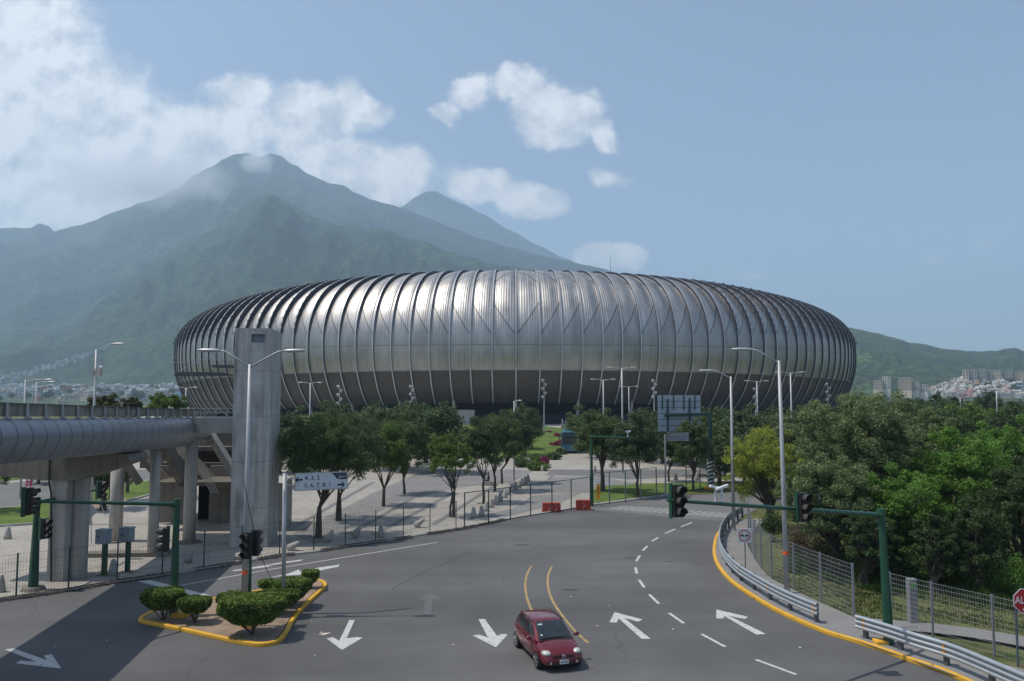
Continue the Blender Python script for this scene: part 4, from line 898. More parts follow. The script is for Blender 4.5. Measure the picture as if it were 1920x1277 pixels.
mb = text_mesh('BBVA', .12, .001); mb.v = [sp_(.92+vx*1.15, hh-.235+vy, .012+vz) for vx, vy, vz in mb.v]; mb.build('emblem', white_pt, face)
mb = MB(); mb.bar((0, 0, cz+.15), sp_(-hw+.3, .15, -.06), .06); mb.bar((0, 0, cz-.15), sp_(-hw+.3, -.15, -.06), .06); mb.build('bracket', galv_pole, t)
# no towing
b_ = G(1398, 1079, .13); t = thing('road_sign', 'square white sign with a red barred circle over linked cars', 'road sign', b_); s_ = ppm(b_)
mb = MB(); mb.tube([(0, 0, 0), (0, 0, ZT(b_, 1000)-.13)], .03, 8); mb.build('pole', mat('dark_pole', (.09, .12, .15), .5, .3), t)
cz = ZT(b_, 1004)-.13; hw = 13/s_; mb = MB(); mb.box((-.03, -.05, cz), (hw*2, .015, hw*2)); face = mb.build('sign_panel', white_pt, t, bevel=.01)
mb = MB(); ro, ri = hw*.83, hw*.68
mb.loft([[(-.03+r_*math.cos(q), -.061, cz+r_*math.sin(q)) for q in [i*math.pi/16 for i in range(32)]] for r_ in (ro, ri)]); mb.bar((-.03-ri*.72, -.0635, cz+ri*.72), (-.03+ri*.72, -.0635, cz-ri*.72), .003, hw*.13, up=(0, -1, 0)); mb.build('red_ring', red_sign, face)
mb = MB()
for dx in (-.13, .13): mb.box((-.03+dx, -.060, cz), (.17, .003, .06)); mb.box((-.03+dx, -.060, cz+.04), (.10, .003, .04)); mb.box((-.03+dx-.05, -.060, cz-.04), (.04, .003, .04)); mb.box((-.03+dx+.05, -.060, cz-.04), (.04, .003, .04))
mb.box((-.03, -.06, cz-.01), (.1, .003, .015)); mb.build('linked_cars', navy, face)
# stop sign
b_ = G(1909, 1250, .13); t = thing('stop_sign', 'red octagonal ALTO sign on a grey post at the right edge', 'stop sign', b_); s_ = ppm(b_)
mb = MB(); mb.tube([(0, 0, 0), (.01, 0, ZT(b_, 1130)-.13)], .04, 10); mb.build('pole', mat('dark_pole', (.09, .12, .15), .5, .3), t)
cz = ZT(b_, 1126)-.13; cxs = W(1921, 1126, b_[1])[0]-b_[0]; Ro = 24/s_
def octa(r_, y): return [(cxs+r_*math.cos(R(22.5+45*i)), y, cz+r_*math.sin(R(22.5+45*i))) for i in range(8)]
mb = MB(); mb.loft([octa(Ro, -.045), octa(Ro, -.06)], cap=True); face = mb.build('sign_border', white_pt, t)
mb = MB(); mb.loft([octa(Ro*.93, -.0595), octa(Ro*.93, -.064)], cap=True); mb.build('sign_face', red_sign, face)
mb = text_mesh('ALTO', .36, .002); upright(mb, (cxs, -.067, cz+.02), .82); mb.build('lettering', white_pt, face)
mb = MB()
for k in range(4): mb.box((cxs-.10+k*.055, -.066, cz-.30), (.035, .003, .09))
mb.build('sticker', white_pt, face)
# back of the big gantry sign
b_ = GT(1333, 916); b_ = (b_[0], b_[1], 0); t = thing('gantry_sign', 'back of a large grey overhead sign on a dark green mast with a striped foot', 'road sign', b_); s_ = ppm(b_); Yb = b_[1]
rel = lambda px, py, dy=0: tuple(Vector(W(px, py, Yb+dy))-Vector(b_))
hz_ = rel(1330, 776)[2]; mb = MB(); mb.tube([(0, 0, 0), (rel(1330, 776)[0], 0, hz_)], [.36, .24], 8); mb.build('mast', green_dk, t)
mb = MB(); mb.bar(rel(1246, 779), rel(1334, 776), .26, .24); mb.build('arm', green_dk, t)
mb = MB(); A_ = rel(1233, 741, .3); B2 = rel(1313, 737, .3); C2 = rel(1313, 809, .3); D2 = rel(1234, 810, .3)
mb.box(((A_[0]+B2[0])/2, .3, (A_[2]+C2[2])/2), (B2[0]-A_[0], .06, A_[2]-C2[2])); pan = mb.build('sign_panel', mat('aluminium_panel', (.36, .41, .46), .5, .3, var=.06, scale=1), t)
zz0, zz1 = C2[2], A_[2]; mb = MB()
for k in range(1, 6): z = zz0+(zz1-zz0)*k/6; mb.box(((A_[0]+B2[0])/2, .255, z), (B2[0]-A_[0], .03, .05))
mb.build('stiffeners', mat('dark_joint', (.06, .07, .08), .6), pan)
for px in (1252, 1293): mb = MB(); a_ = rel(px, 748 if px == 1252 else 746, .17); b2 = rel(px, 809, .17); mb.bar(a_, b2, .18, .12); mb.build('upright', green_dk, t)
for px in (1242, 1263, 1282, 1303): mb = MB(); a_ = rel(px, 739, .2); b2 = rel(px, 768, .2); mb.bar(a_, b2, .12, .1); mb.build('hanger', green_dk, t)
for k in range(7):
    z0 = .15+k*.4; mb = MB(); r_ = .372; mb.loft([[(r_*math.cos(R(a2)), r_*math.sin(R(a2)), z0+.2*dz+(a2+180)/180*.35) for a2 in range(-180, 1, 20)] for dz in (0, 1)], closed=False); mb.build('warning_stripe', white_pt, t)
mb = MB(); mb.tube([(0, 0, -.02), (0, 0, .16)], .75, 12); mb.build('foundation', yellow_kerb, t)
# small panel sign on the grey pole
b_ = G(1248, 928); t = thing('road_sign', 'small blank grey panel seen from behind on a slim pole below the gantry sign', 'road sign', b_); rel = lambda px, py, dy=0: tuple(Vector(W(px, py, b_[1]+dy))-Vector(b_))
mb = MB(); mb.tube([(0, 0, 0), rel(1247, 814)], .09, 10); mb.build('pole', galv_pole, t)
A_ = rel(1252, 812); C2 = rel(1292, 826); mb = MB(); mb.box(((A_[0]+C2[0])/2, .1, (A_[2]+C2[2])/2), (C2[0]-A_[0], .04, A_[2]-C2[2])); mb.build('sign_panel', mat('grey_panel', (.22, .24, .27), .5), t)
mb = MB(); zc = (A_[2]+C2[2])/2; mb.bar((0, .03, zc+.15), (C2[0]-.7, .03, zc+.15), .05); mb.bar((0, .03, zc-.15), (C2[0]-.7, .03, zc-.15), .05); mb.bar((C2[0]-.9, .05, A_[2]), (C2[0]-.9, .05, C2[2]), .06)
mb.box(((A_[0]+C2[0])/2, .07, A_[2]), (C2[0]-A_[0], .05, .06)); mb.box(((A_[0]+C2[0])/2, .07, C2[2]), (C2[0]-A_[0], .05, .06)); mb.build('bracket', galv, t)
# camera mast by the gate
b_ = G(1109, 949); t = thing('camera_mast', 'slim green mast with a level arm and a white camera above the gate', 'mast', b_); rel = lambda px, py, dy=0: tuple(Vector(W(px, py, b_[1]+dy))-Vector(b_))
mb = MB(); mb.tube([(0, 0, 0), rel(1109, 818)], [.17, .09], 8); mb.build('mast', green_pole, t)
mb = MB(); mb.tube([rel(1106, 818.5), rel(1190, 821)], [.09, .07], 8); mb.build('arm', green_pole, t)
mb = MB(); a_ = Vector(rel(1177, 820)); mb.tube([a_, a_+Vector((0, 0, .45))], .05, 6); mb.build('bracket', white_pt, t); mb = MB(); mb.bar(a_+Vector((-.15, 0, .48)), a_+Vector((.28, 0, .56)), .15); mb.build('camera', white_pt, t)
# pedestrian sign
b_ = G(1122, 950); t = thing('pedestrian_sign', 'upright yellow pedestrian sign on a low cross stand by the gate', 'road sign', b_); s_ = ppm(b_)
mb = MB(); mb.tube([(0, 0, 0), (0, 0, .7)], .05, 6); mb.box((0, 0, .04), (.9, .12, .08)); mb.box((0, 0, .045), (.12, .9, .07)); mb.build('stand', galv, t)
mb = MB(); mb.box((0, -.02, 1.05+.25), (.34, .05, 1.35)); f_ = mb.build('sign_panel', mat('yellow_sign', (.75, .33, .01), .45), t)
mb = MB(); mb.box((0, -.02, 2.13), (.30, .05, .28)); mb.build('top_plate', white_pt, t)
mb = MB(); y = -.05
mb.ell((0, y, 1.72), (.055, .008, .06)); mb.bar((0, y, 1.66), (-.01, y, 1.38), .02, .12, up=(0, -1, 0)); mb.bar((-.01, y, 1.40), (-.11, y, 1.08), .02, .06, up=(0, -1, 0)); mb.bar((-.01, y, 1.40), (.10, y, 1.08), .02, .06, up=(0, -1, 0)); mb.bar((0, y, 1.62), (-.12, y, 1.42), .02, .045, up=(0, -1, 0)); mb.bar((0, y, 1.62), (.11, y, 1.46), .02, .045, up=(0, -1, 0)); mb.build('walking_figure', navy, f_)
# diamond sign and banner at the far left
b_ = G(171, 1020); t = thing('road_sign', 'diamond-shaped sign seen from behind under the footbridge', 'road sign', b_); rel = lambda px, py, dy=0: tuple(Vector(W(px, py, b_[1]+dy))-Vector(b_))
mb = MB(); mb.tube([(0, 0, 0), rel(171, 945)], .035, 6); mb.build('pole', galv, t); c = Vector(rel(171, 958)); h_ = .48; mb = MB(); mb.loft([[c+Vector(q)*h_+Vector((0, -.04+d, 0)) for q in ((-1, 0, 0), (0, 0, -1), (1, 0, 0), (0, 0, 1))] for d in (0, -.02)], cap=True); mb.build('sign_panel', mat('grey_panel', (.22, .24, .27)), t)
b_ = G(173, 975); t = thing('road_sign', 'small rectangular sign seen from behind above the diamond one', 'road sign', (b_[0], b_[1]+2, 0)); rel = lambda px, py, dy=0: tuple(Vector(W(px, py, b_[1]+2+dy))-Vector((b_[0], b_[1]+2, 0)))
mb = MB(); mb.tube([(0, 0, 0), rel(172, 900)], .035, 6); mb.build('pole', galv, t); mb = MB(); c = rel(172, 906); mb.box((c[0], -.05, c[2]), (.35, .02, .7)); mb.build('sign_panel', mat('grey_panel', (.22, .24, .27)), t)
b_ = G(54, 972); Yq = b_[1]+22; c0 = Vector(W(54, 916, Yq)); t = thing('banner', 'pink banner with white marks on a post at the far left roadside', 'banner', (c0.x, Yq, 0)); mb = MB(); w_ = 11/FPX*Yq; h_ = 24/FPX*Yq; mb.box((0, 0, c0.z+h_/2), (w_, .06, h_)); f_ = mb.build('banner_cloth', mat('pink_cloth', (.55, .03, .10), .6), t)
mb = MB(); mb.box((0, -.04, c0.z+h_*.72), (w_*.5, .02, h_*.3)); mb.box((0, -.04, c0.z+h_*.42), (w_*.55, .02, .05)); mb.box((0, -.04, c0.z+h_*.34), (w_*.45, .02, .05)); mb.ell((0, -.04, c0.z+h_*.17), (w_*.14, .02, w_*.14)); mb.build('white_marks', white_pt, f_)
mb = MB(); mb.tube([(0, .06, 0), (0, .06, c0.z+h_)], .06, 6); mb.build('pole', galv, t)
# cabinets
def cabinet(px0, px1, py0, py1, pbase, lb):
    b_ = G((px0+px1)/2+1, pbase); Y = b_[1]; rel = lambda px, py: Vector(W(px, py, Y))-Vector(b_); t = thing('control_cabinet', lb, 'cabinet', b_)
    a_ = rel(px0, py0); c = rel(px1, py1); w_ = c.x-a_.x; h_ = a_.z-c.z; mb = MB(); mb.box(((a_.x+c.x)/2, .05, (a_.z+c.z)/2), (w_*.92, .45, h_*.95), rz=R(-14)); bo = mb.build('cabinet_box', mat('cabinet_grey', (.24, .30, .34), .5, .2, var=.08), t, bevel=.01)
    mb = MB(); mb.box(((a_.x+c.x)/2+.02, .05, a_.z-.01), (w_, .52, .05), rz=R(-14)); mb.build('lid', mat('cabinet_grey', (.24, .30, .34)), bo)
    Mq = Matrix.Rotation(R(-14), 3, 'Z'); q = Vector(((a_.x+c.x)/2, .05, (a_.z+c.z)/2))+Mq@Vector((-.12, -.24, .02)); mb = MB(); mb.box(tuple(q), (.05, .03, .14), rz=R(-14)); mb.build('lock', black_pl, bo)
    mb = MB(); mb.box((0, .05, c.z/2), (.22, .22, c.z)); mb.build('post', green_pole, t)
    mb = MB(); mb.box((0, .05, .03), (.7, .5, .1)); mb.build('plinth', concrete_dirty, t)
    return t
cabinet(181, 205, 993, 1020, 1081, 'left grey control cabinet on a thick green post behind the mesh fence'); cabinet(225, 249, 989, 1015, 1074, 'right grey control cabinet on a thick green post with a worn label')
# plastic barriers
def barrier(px0, px1, pyb, pyt, lb, chev):
    b_ = G((px0+px1)/2, pyb); w_ = (px1-px0)/FPX*b_[1]; h_ = (pyb-pyt)/FPX*b_[1]; t = thing('road_barrier', lb, 'barrier', b_, group='red plastic barriers behind the gate')
    mb = MB(); mb.loft([[(x*w_/2, -d, z) for x, z in ((-1.08, 0), (1.08, 0), (1.05, .12*h_), (1, .15*h_), (.97, h_), (-.97, h_), (-1, .15*h_), (-1.05, .12*h_))] for d in (-.28, .28)], cap=True); body = mb.build('barrier_body', red_pl, t, bevel=.04)
    for x in chev:
        mb = MB(); y = -.285; mb.bar((x*w_-.12, y, h_*.78), (x*w_+.10, y, h_*.5), .01, .12, up=(0, -1, 0)); mb.bar((x*w_+.10, y, h_*.5), (x*w_-.12, y, h_*.2), .01, .12, up=(0, -1, 0)); mb.build('chevron', white_pt, body)
barrier(1017, 1051, 960, 943, 'red plastic barrier with two white chevrons at the left behind the gate', (-.1, .28)); barrier(1080, 1107, 956, 938, 'tilted red plastic barrier with one white stroke beside the gate mast', (0.05,))
# bollards
bol = None
def bollard_mesh():
    mb = MB(); rings = []
    for z, r_ in ((0, .26), (.25, .24), (.6, .17), (.8, .12), (.86, .06)): rings.append([(r_*math.cos(a_), r_*math.sin(a_)*.9, z) for a_ in [i*math.pi/6 for i in range(12)]])
    mb.loft(rings, cap=True); return mb
BOL = [(868+20, 972, 'leftmost bollard of the row behind the gate'), (903, 969, 'second bollard of the row behind the gate'), (912, 960, 'third bollard of the row behind the gate'), (921, 953, 'fourth bollard of the row behind the gate'), (930, 948, 'fifth bollard of the row behind the gate'), (938, 941, 'sixth bollard of the row behind the gate'), (947, 935, 'seventh bollard of the row behind the gate'), (953, 929, 'eighth bollard of the row behind the gate'),
 (960, 924, 'ninth bollard, beside the bench'), (967, 920, 'tenth bollard, just below the slim plaza lamp'), (974, 916, 'bollard to the right of the slim plaza lamp foot'), (979, 912, 'second bollard right of the slim plaza lamp'), (985, 908, 'third bollard right of the slim plaza lamp'), (990, 904, 'farthest bollard of the row behind the gate'), (1017, 884, 'lone bollard at the corner of the flower bank'), (1115, 885, 'lone bollard across the drive beside a tree trunk'),
 (14, 1012, 'pale bollard on the plaza at the far left'), (0, 1112, 'bollard cut off by the left edge of the picture'), (140, 980, 'dark bollard behind the bridge pier'), (212, 1080, 'bollard between the two control cabinets'), (714, 1009, 'upright bollard inside the fence below the second plaza tree'), (1267, 901, 'left bollard in front of the grey sign pole trees'), (1307, 901, 'right bollard behind the leaning tree trunk')]
for i, (px, py, lb) in enumerate(BOL):
    p = G(px, py); p = (p[0], p[1], .05)
    if i == 0: bol = bollard_mesh().build('bollard', concrete_lt, smooth=True); bol.location = p; tag(bol, 'grey concrete '+lb, 'bollard', 'concrete bollards on the plaza')
    else: c = bol.copy(); COL.objects.link(c); c.location = p; c['label'] = 'grey concrete '+lb
for px, py, an, lb in ((352, 1057, 25, 'large fallen bollard lying behind the fence in the bridge shadow'), (444, 1050, 70, 'white wedge-shaped bollard at the foot of the lift tower'), (542, 1033, 60, 'tilted white bollard just right of the sign pole'), (612, 1018, 35, 'fallen bollard under the nearest plaza tree'), (665, 1010, 30, 'fallen bollard in the tree shade between two fence posts'), (780, 990, 50, 'leaning bollard near the middle of the long fence')):
    p = G(px, py); c = bol.copy(); COL.objects.link(c); c.location = (p[0], p[1], .15); c.rotation_euler = (0, R(an), R(-20)); c['label'] = 'grey concrete '+lb; c['group'] = 'toppled bollards along the fence'
# ------------------------------------------------------------------ fences
mesh_green = mat('fence_wire_green', (.02, .05, .035), .5, .2)
wire_grey = mat('fence_wire_galvanised', (.42, .43, .44), .45, .4)
def fence(name, label, pts, h, wire, post_m, step=.11, rail=False, hor=6, pw=.06, w=.0035, z0=.05, cat='fence'):
    t = thing(name, label, cat, (*pts[0][:2], z0)); O = (*pts[0][:2], z0); P = [Vector((*p[:2], z0)) for p in pts]
    for p in P: mb = MB(); mb.bar(p, p+Vector((0, 0, h)), pw, pw); mb.build('post', post_m, t, off=O)
    for a, b in zip(P, P[1:]):
        L_ = (b-a).length; n = max(1, int(L_/step)); mb = MB()
        for i in range(1, n): q = a.lerp(b, i/n); mb.bar(q+Vector((0, 0, .06)), q+Vector((0, 0, h-.04)), w)
        for k in range(hor): z = .08+(h-.14)*k/(hor-1); mb.bar(a+Vector((0, 0, z)), b+Vector((0, 0, z)), w*1.7)
        mb.build('wire_mesh', wire, t, off=O)
        if rail:
            for zr in (h-.03, .08): mb = MB(); mb.bar(a+Vector((0, 0, zr)), b+Vector((0, 0, zr)), .05); mb.build('rail', post_m, t, off=O)
    return t
LF = [(-75, 1137), (30, 1121), (128, 1107), (219, 1092), (304, 1080), (382, 1066), (453, 1055), (524, 1043), (588, 1033), (647, 1026), (704, 1017), (756, 1009), (806, 1001), (855, 995)]
fence('mesh_fence', 'dark green wire fence on thin posts along the whole edge of the plaza', [G(*p) for p in LF], 2.1, mesh_green, green_dk, .12, w=.006)
GF = [(871, 991), (916, 984), (957, 976), (995, 969), (1035, 963), (1071, 957), (1107, 950)]
fence('gate', 'framed green wire gate panels standing before the red barriers', [G(*p) for p in GF], 2.6, mesh_green, green_dk, .3, rail=True, pw=.09, w=.003, cat='gate')
RF = [(1112, 949), (1143, 946), (1173, 943), (1202, 938), (1231, 934)]
fence('mesh_fence', 'grey-green framed fence in front of the corner lawn beyond the gate', [G(*p) for p in RF], 2.9, mesh_green, mat('grey_green_post', (.10, .16, .15), .5), .35, rail=True, pw=.1, w=.003)
fence('mesh_fence', 'unrailed dark fence posts leading from the lawn to the striped mast', [G(*p) for p in [(1231, 934), (1287, 925), (1313, 921), (1360, 916)]], 2.9, mesh_green, green_dk, .5, pw=.09, w=.002)
fp = spline([G(*p) for p in FENCE], 8)
def resample(path, d):
    out = [path[0]]; acc = 0
    for a, b in zip(path, path[1:]):
        L_ = (b-a).length
        while acc+L_ >= d: t = (d-acc)/L_; a = a.lerp(b, t); out.append(a); L_ = (b-a).length; acc = 0
        acc += L_
    out.append(path[-1]); return out
fence('wire_fence', 'curving galvanised wire fence between the right-hand pavement and the wood', [(p.x, p.y) for p in resample(fp, 2.45)], 2.45, wire_grey, mat('galv_post', (.25, .26, .28), .5, .4), .10, hor=13, pw=.07, w=.0052, z0=.0)
fence('wire_fence', 'straight galvanised wire fence running out of the right edge behind the green mast', [G(1672, 1182), G(1750, 1206), G(1865, 1239), G(1960, 1268), G(2080, 1300)], 2.4, wire_grey, mat('galv_post', (.25, .26, .28)), .10, hor=13, pw=.07, w=.0052, z0=.0)
# ------------------------------------------------------------------ guard rails
rail_m = mat('guard_rail_steel', (.40, .44, .47), .42, .5, var=.12, scale=2.5)
post_dk = mat('guard_rail_post', (.10, .11, .12), .6, .3, var=.2)
def guard(label, path):
    t = thing('guard_rail', label, 'guard rail', (path[0].x, path[0].y, .13)); O = (path[0].x, path[0].y, .13)
    sec = [(0, .86), (-.05, .845), (-.08, .80), (-.08, .76), (0, .70), (0, .67), (-.08, .61), (-.08, .57), (0, .51), (0, .48), (-.08, .42), (-.08, .38), (-.05, .335), (0, .32)]
    rings = []
    for i, p in enumerate(path):
        tt = (path[min(i+1, len(path)-1)]-path[max(i-1, 0)]).normalized(); n_ = Vector((-tt.y, tt.x, 0))
        rings.append([p+n_*d+Vector((0, 0, z+.13)) for d, z in sec]+[p+n_*(d+.012)+Vector((0, 0, z+.13)) for d, z in sec[::-1]])
    mb = MB(); mb.loft(rings, cap=True); be = mb.build('beam', rail_m, t, off=O)
    pp = resample(path, 1.9)
    for i, p in enumerate(pp[:-1] if len(pp) > 2 else pp):
        k = min(range(len(path)), key=lambda j: (path[j]-p).length); tt = (path[min(k+1, len(path)-1)]-path[max(k-1, 0)]).normalized(); n_ = Vector((-tt.y, tt.x, 0)); q = p+n_*.11; an = math.atan2(tt.y, tt.x)
        if i == 0: q += tt*.35; p = p+tt*.35
        mb = MB(); mb.box((q.x, q.y, .13+.40), (.16, .14, .84), rz=an); mb.build('post', post_dk, t, off=O)
        if i % 2 == 0: mb = MB(); c = p-n_*.035; mb.box((c.x, c.y, .13+.685), (.09, .03, .07), rz=an); mb.box((c.x, c.y, .13+.495), (.09, .03, .07), rz=an); mb.build('reflector', amber, be, off=O)
    return t
kf = spline([(p.x, p.y) for p in kerb], 3); ko = offset(kf, .45)
y1 = G(1533, 1177)[1]; y2 = G(1588, 1199)[1]; ytop = G(1396, 972)[1]
guard('long curved steel guard rail on the yellow kerb round the bend', [p for p in ko if y1 <= p.y <= ytop]); guard('nearer steel guard rail running out at the lower right corner', [p for p in ko if p.y <= y2 and p.x < 26])
# ------------------------------------------------------------------ marker post behind the second fence, utility boxes
b_ = G(1712, 1172); t = thing('marker_post', 'square grey marker pillar with a green tag behind the right-hand fence', 'post', b_); mb = MB(); mb.box((0, 0, .95), (.36, .3, 2.0)); pb = mb.build('pillar', mat('grey_pillar', (.22, .225, .23), .6, var=.15, streak=.2), t, bevel=.02)
mb = MB(); mb.box((0, 0, .03), (.65, .5, .08)); mb.build('plinth', concrete_lt, t); mb = MB(); mb.box((-.02, -.155, 1.72), (.18, .01, .2)); mb.build('green_tag', mat('green_tag', (.12, .3, .05)), pb)

# ------------------------------------------------------------------ the car
car_red = mat('car_paint_red', (.145, .007, .013), .22, .30, var=.03, coat=.8); glass_dk = mat('car_glass', (.018, .024, .026), .06, var=.5, scale=2.5, coord='obj', spec=.8)
tyre_m = mat('tyre', (.018, .018, .018), .8, var=.2); rim_m = mat('alloy_rim', (.55, .55, .56), .3, .8); lamp_m = mat('headlamp_glass', (.50, .52, .46), .12, .2, var=.25, scale=14, coord='obj'); trim_m = mat('black_trim', (.012, .012, .013), .45); chrome = mat('chrome', (.7, .7, .72), .15, 1.0)
CARP = Vector(G(1025, 1231)); 
CAR = thing('parked_car', 'small dark red hatchback driving towards the camera on the road', 'car', (CARP.x, CARP.y, .0)); CAR.name = 'car'
def body_ring(x, hw, zb, zs, zc):
    P = [(0, zb), (hw*.86, zb), (hw*.985, zb+.08), (hw*1.0, (zb+zs)/2), (hw*.985, zs-.10), (hw*.93, zs-.01), (hw*.78, zs+.02+(zc-zs)*.45), (hw*.4, zc-.01), (0, zc)]
    return [(x, y, z) for y, z in P]+[(x, -y, z) for y, z in P[-2:0:-1]]
S = [(-1.90, .60, .36, .62, .66), (-1.87, .68, .28, .78, .80), (-1.78, .755, .24, .88, .91), (-1.5, .80, .22, .91, .94), (-1.0, .82, .2, .90, .94), (-.3, .825, .20, .88, .93), (.4, .825, .20, .86, .93), (.85, .82, .20, .85, .945), (1.05, .815, .2, .83, .93), (1.35, .80, .22, .77, .86), (1.58, .775, .23, .70, .77), (1.74, .735, .22, .62, .67), (1.84, .67, .22, .52, .56), (1.89, .58, .26, .44, .47)]
mb = MB(); mb.loft([body_ring(*s) for s in S], cap=True); body = mb.build('body', car_red, CAR, smooth=True, subsurf=1)
def gh(x, hwb, zb, hwt, zt): return [(x, hwb, zb), (x, (hwb*.4+hwt*.6), zb+(zt-zb)*.62), (x, hwt, zt-.035), (x, hwt*.8, zt), (x, 0, zt+.012), (x, -hwt*.8, zt), (x, -hwt, zt-.035), (x, -(hwb*.4+hwt*.6), zb+(zt-zb)*.62), (x, -hwb, zb)]
GHS = [(-1.78, .66, .86, .60, .90), (-1.70, .73, .88, .60, 1.10), (-1.52, .76, .88, .585, 1.33), (-1.25, .775, .88, .59, 1.415), (-.7, .785, .88, .60, 1.44), (-.1, .785, .88, .595, 1.435), (.16, .785, .88, .585, 1.40), (.55, .785, .88, .62, 1.18), (.98, .775, .88, .66, .92)]
mb = MB(); mb.loft([gh(*s) for s in GHS], closed=False, cap=False); mb.build('roof', car_red, CAR, smooth=True)
def gsurf(x):
    for a, b in zip(GHS, GHS[1:]):
        if a[0] <= x <= b[0]: t = (x-a[0])/(b[0]-a[0]); return [a[i]+(b[i]-a[i])*t for i in range(5)]
    return GHS[-1]
def side_pt(x, f, s, d=.006):               # f: 0 belt, 1 roof rail
    _, hb, zb, ht, zt = gsurf(x); zt -= .035; ym = hb*.4+ht*.6; z = zb+(zt+.035-zb)*0
    zm = zb+(zt+.035-zb)*.62
    zz = zb+(zt-zb)*f
    y = hb+(ym-hb)*(zz-zb)/max(.01, zm-zb) if zz < zm else ym+(ht-ym)*(zz-zm)/max(.01, zt-zm)
    return (x, s*(y+d), zz+.002)
for s in (1, -1):
    for x0, x1, f00, f01, f10, f11 in ((-.28, .62, .16, .90, .16, .80), (-1.12, -.34, .18, .90, .16, .90), (-1.52, -1.18, .28, .80, .19, .88)):
        mb = MB(); n_ = 6; rings = []
        for i in range(n_+1):
            x = x0+(x1-x0)*i/n_; t = i/n_; fb = f00+(f10-f00)*t; ft = f01+(f11-f01)*t; rings.append([side_pt(x, fb+(ft-fb)*k/4, s) for k in range(5)])
        mb.loft(rings if s < 0 else [r_[::-1] for r_ in rings], closed=False); mb.build('side_window', glass_dk, CAR, smooth=True)
def wind(pts, off, name):
    mb = MB(); mb.v = []; rows = []
    for (xa, za, hw) in pts: rows.append([(xa+off[0], hw*k/5, za+off[1]+.012*(1-abs(k/5))) for k in range(-5, 6)])
    mb.loft(rows, closed=False); return mb.build(name, glass_dk, CAR, smooth=True)
ws = wind([(.955, .945, .625), (.76, 1.06, .60), (.55, 1.185, .575), (.36, 1.292, .55), (.20, 1.375, .53)], (.015, .012), 'windscreen'); wind([(-1.72, 1.05, .56), (-1.63, 1.18, .55), (-1.53, 1.31, .53)], (-.02, .015), 'rear_window')
mb = MB()
for y0, y1 in ((-.5, .1), (-.05, .45)): mb.bar((.985, y0, .965), (.92, y1, 1.0), .02)
mb.build('wiper', trim_m, ws)
mb = MB(); mb.quad((.405, -.47, 1.305), (.405, -.30, 1.307), (.345, -.30, 1.34), (.345, -.47, 1.338)); mb.build('sticker', mat('sticker', (.42, .55, .52), .5), ws)
mb = MB(); mb.quad((.86, -.52, 1.042), (.86, -.44, 1.044), (.80, -.44, 1.078), (.80, -.52, 1.076)); mb.build('sticker', mat('sticker', (.42, .55, .52)), ws)
mb = MB(); mb.quad((1.06, -.62, .925), (1.06, .62, .925), (.97, .66, .945), (.97, -.66, .945)); mb.build('cowl', trim_m, CAR)
for s in (1, -1):
    mb = MB(); mb.bar((-.28-1.0, s*.602, 1.408), (.15, s*.592, 1.403), .035, .02); mb.build('roof_strip', trim_m, CAR)
    mb = MB(); mb.bar((-1.2, s*.822, .58), (1.0, s*.822, .57), .03, .06); mb.build('side_strip', car_red, CAR)
    mb = MB(); mb.ell((.72, s*.93, .97), (.075, .12, .075)); mb.bar((.74, s*.80, .93), (.72, s*.88, .95), .04); mb.build('mirror', car_red, CAR, smooth=True)
    mb = MB(); mb.bar((-.25, s*.835, .78), (-.11, s*.838, .78), .02, .03); mb.build('door_handle', car_red, CAR)
    mb = MB()
    for x in (-.31, .66): mb.bar((x, s*.826, .30), (x, s*.822, .86), .008, .008)
    mb.build('door_seam', trim_m, CAR)
    for x in (1.22, -1.27):
        mb = MB(); rings = []
        mb.v = []; ar = [(x+.335*math.cos(a_), s*(.829 if x < 0 else .823), .29+.335*math.sin(a_)) for a_ in [math.pi*i/14-.05 for i in range(15)]]; inn = [(x+.25*math.cos(a_), s*.826, .29+.25*math.sin(a_)) for a_ in [math.pi*i/14-.05 for i in range(15)]]
        mb.loft([ar, inn], closed=False); mb.build('wheel_arch', trim_m, CAR)
        mb = MB(); prof = [(.17, -.09), (.25, -.10), (.29, -.08), (.295, 0), (.29, .075), (.25, .095), (.19, .085)]
        rings = [[(x+r_*math.cos(2*math.pi*i/24), s*(.745+d), .29+r_*math.sin(2*math.pi*i/24)) for i in range(24)] for r_, d in prof]; mb.loft(rings, cap=True); wh = mb.build('wheel', tyre_m, CAR, smooth=True)
        mb = MB(); mb.tube([(x, s*.80, .29), (x, s*.842, .29)], .055, 10)
        for k in range(7):
            a_ = 2*math.pi*k/7; mb.bar((x+.04*math.cos(a_), s*.838, .29+.04*math.sin(a_)), (x+.19*math.cos(a_), s*.838, .29+.19*math.sin(a_)), .018, .055, up=(0, 1, 0))
        mb.loft([[(x+r_*math.cos(2*math.pi*i/24), s*.84, .29+r_*math.sin(2*math.pi*i/24)) for i in range(24)] for r_ in (.20, .18)]); mb.build('rim', rim_m, wh)
    # headlamp
    mb = MB(); mb.ell((1.60, s*.575, .645), (.22, .165, .10), 14, 8, rz=-s*.25); hl = mb.build('headlight', lamp_m, CAR, smooth=True)
    mb = MB(); mb.ell((1.735, s*.47, .60), (.04, .035, .03)); mb.build('indicator', mat('dark_red_lens', (.25, .04, .02), .2), hl)
    mb = MB(); mb.tube([(1.83, s*.50, .36), (1.885, s*.49, .36)], .055, 10); mb.build('fog_lamp', chrome, CAR); mb = MB(); mb.box((1.83, s*.49, .36), (.08, .24, .13)); mb.build('fog_lamp_recess', trim_m, CAR, bevel=.02)
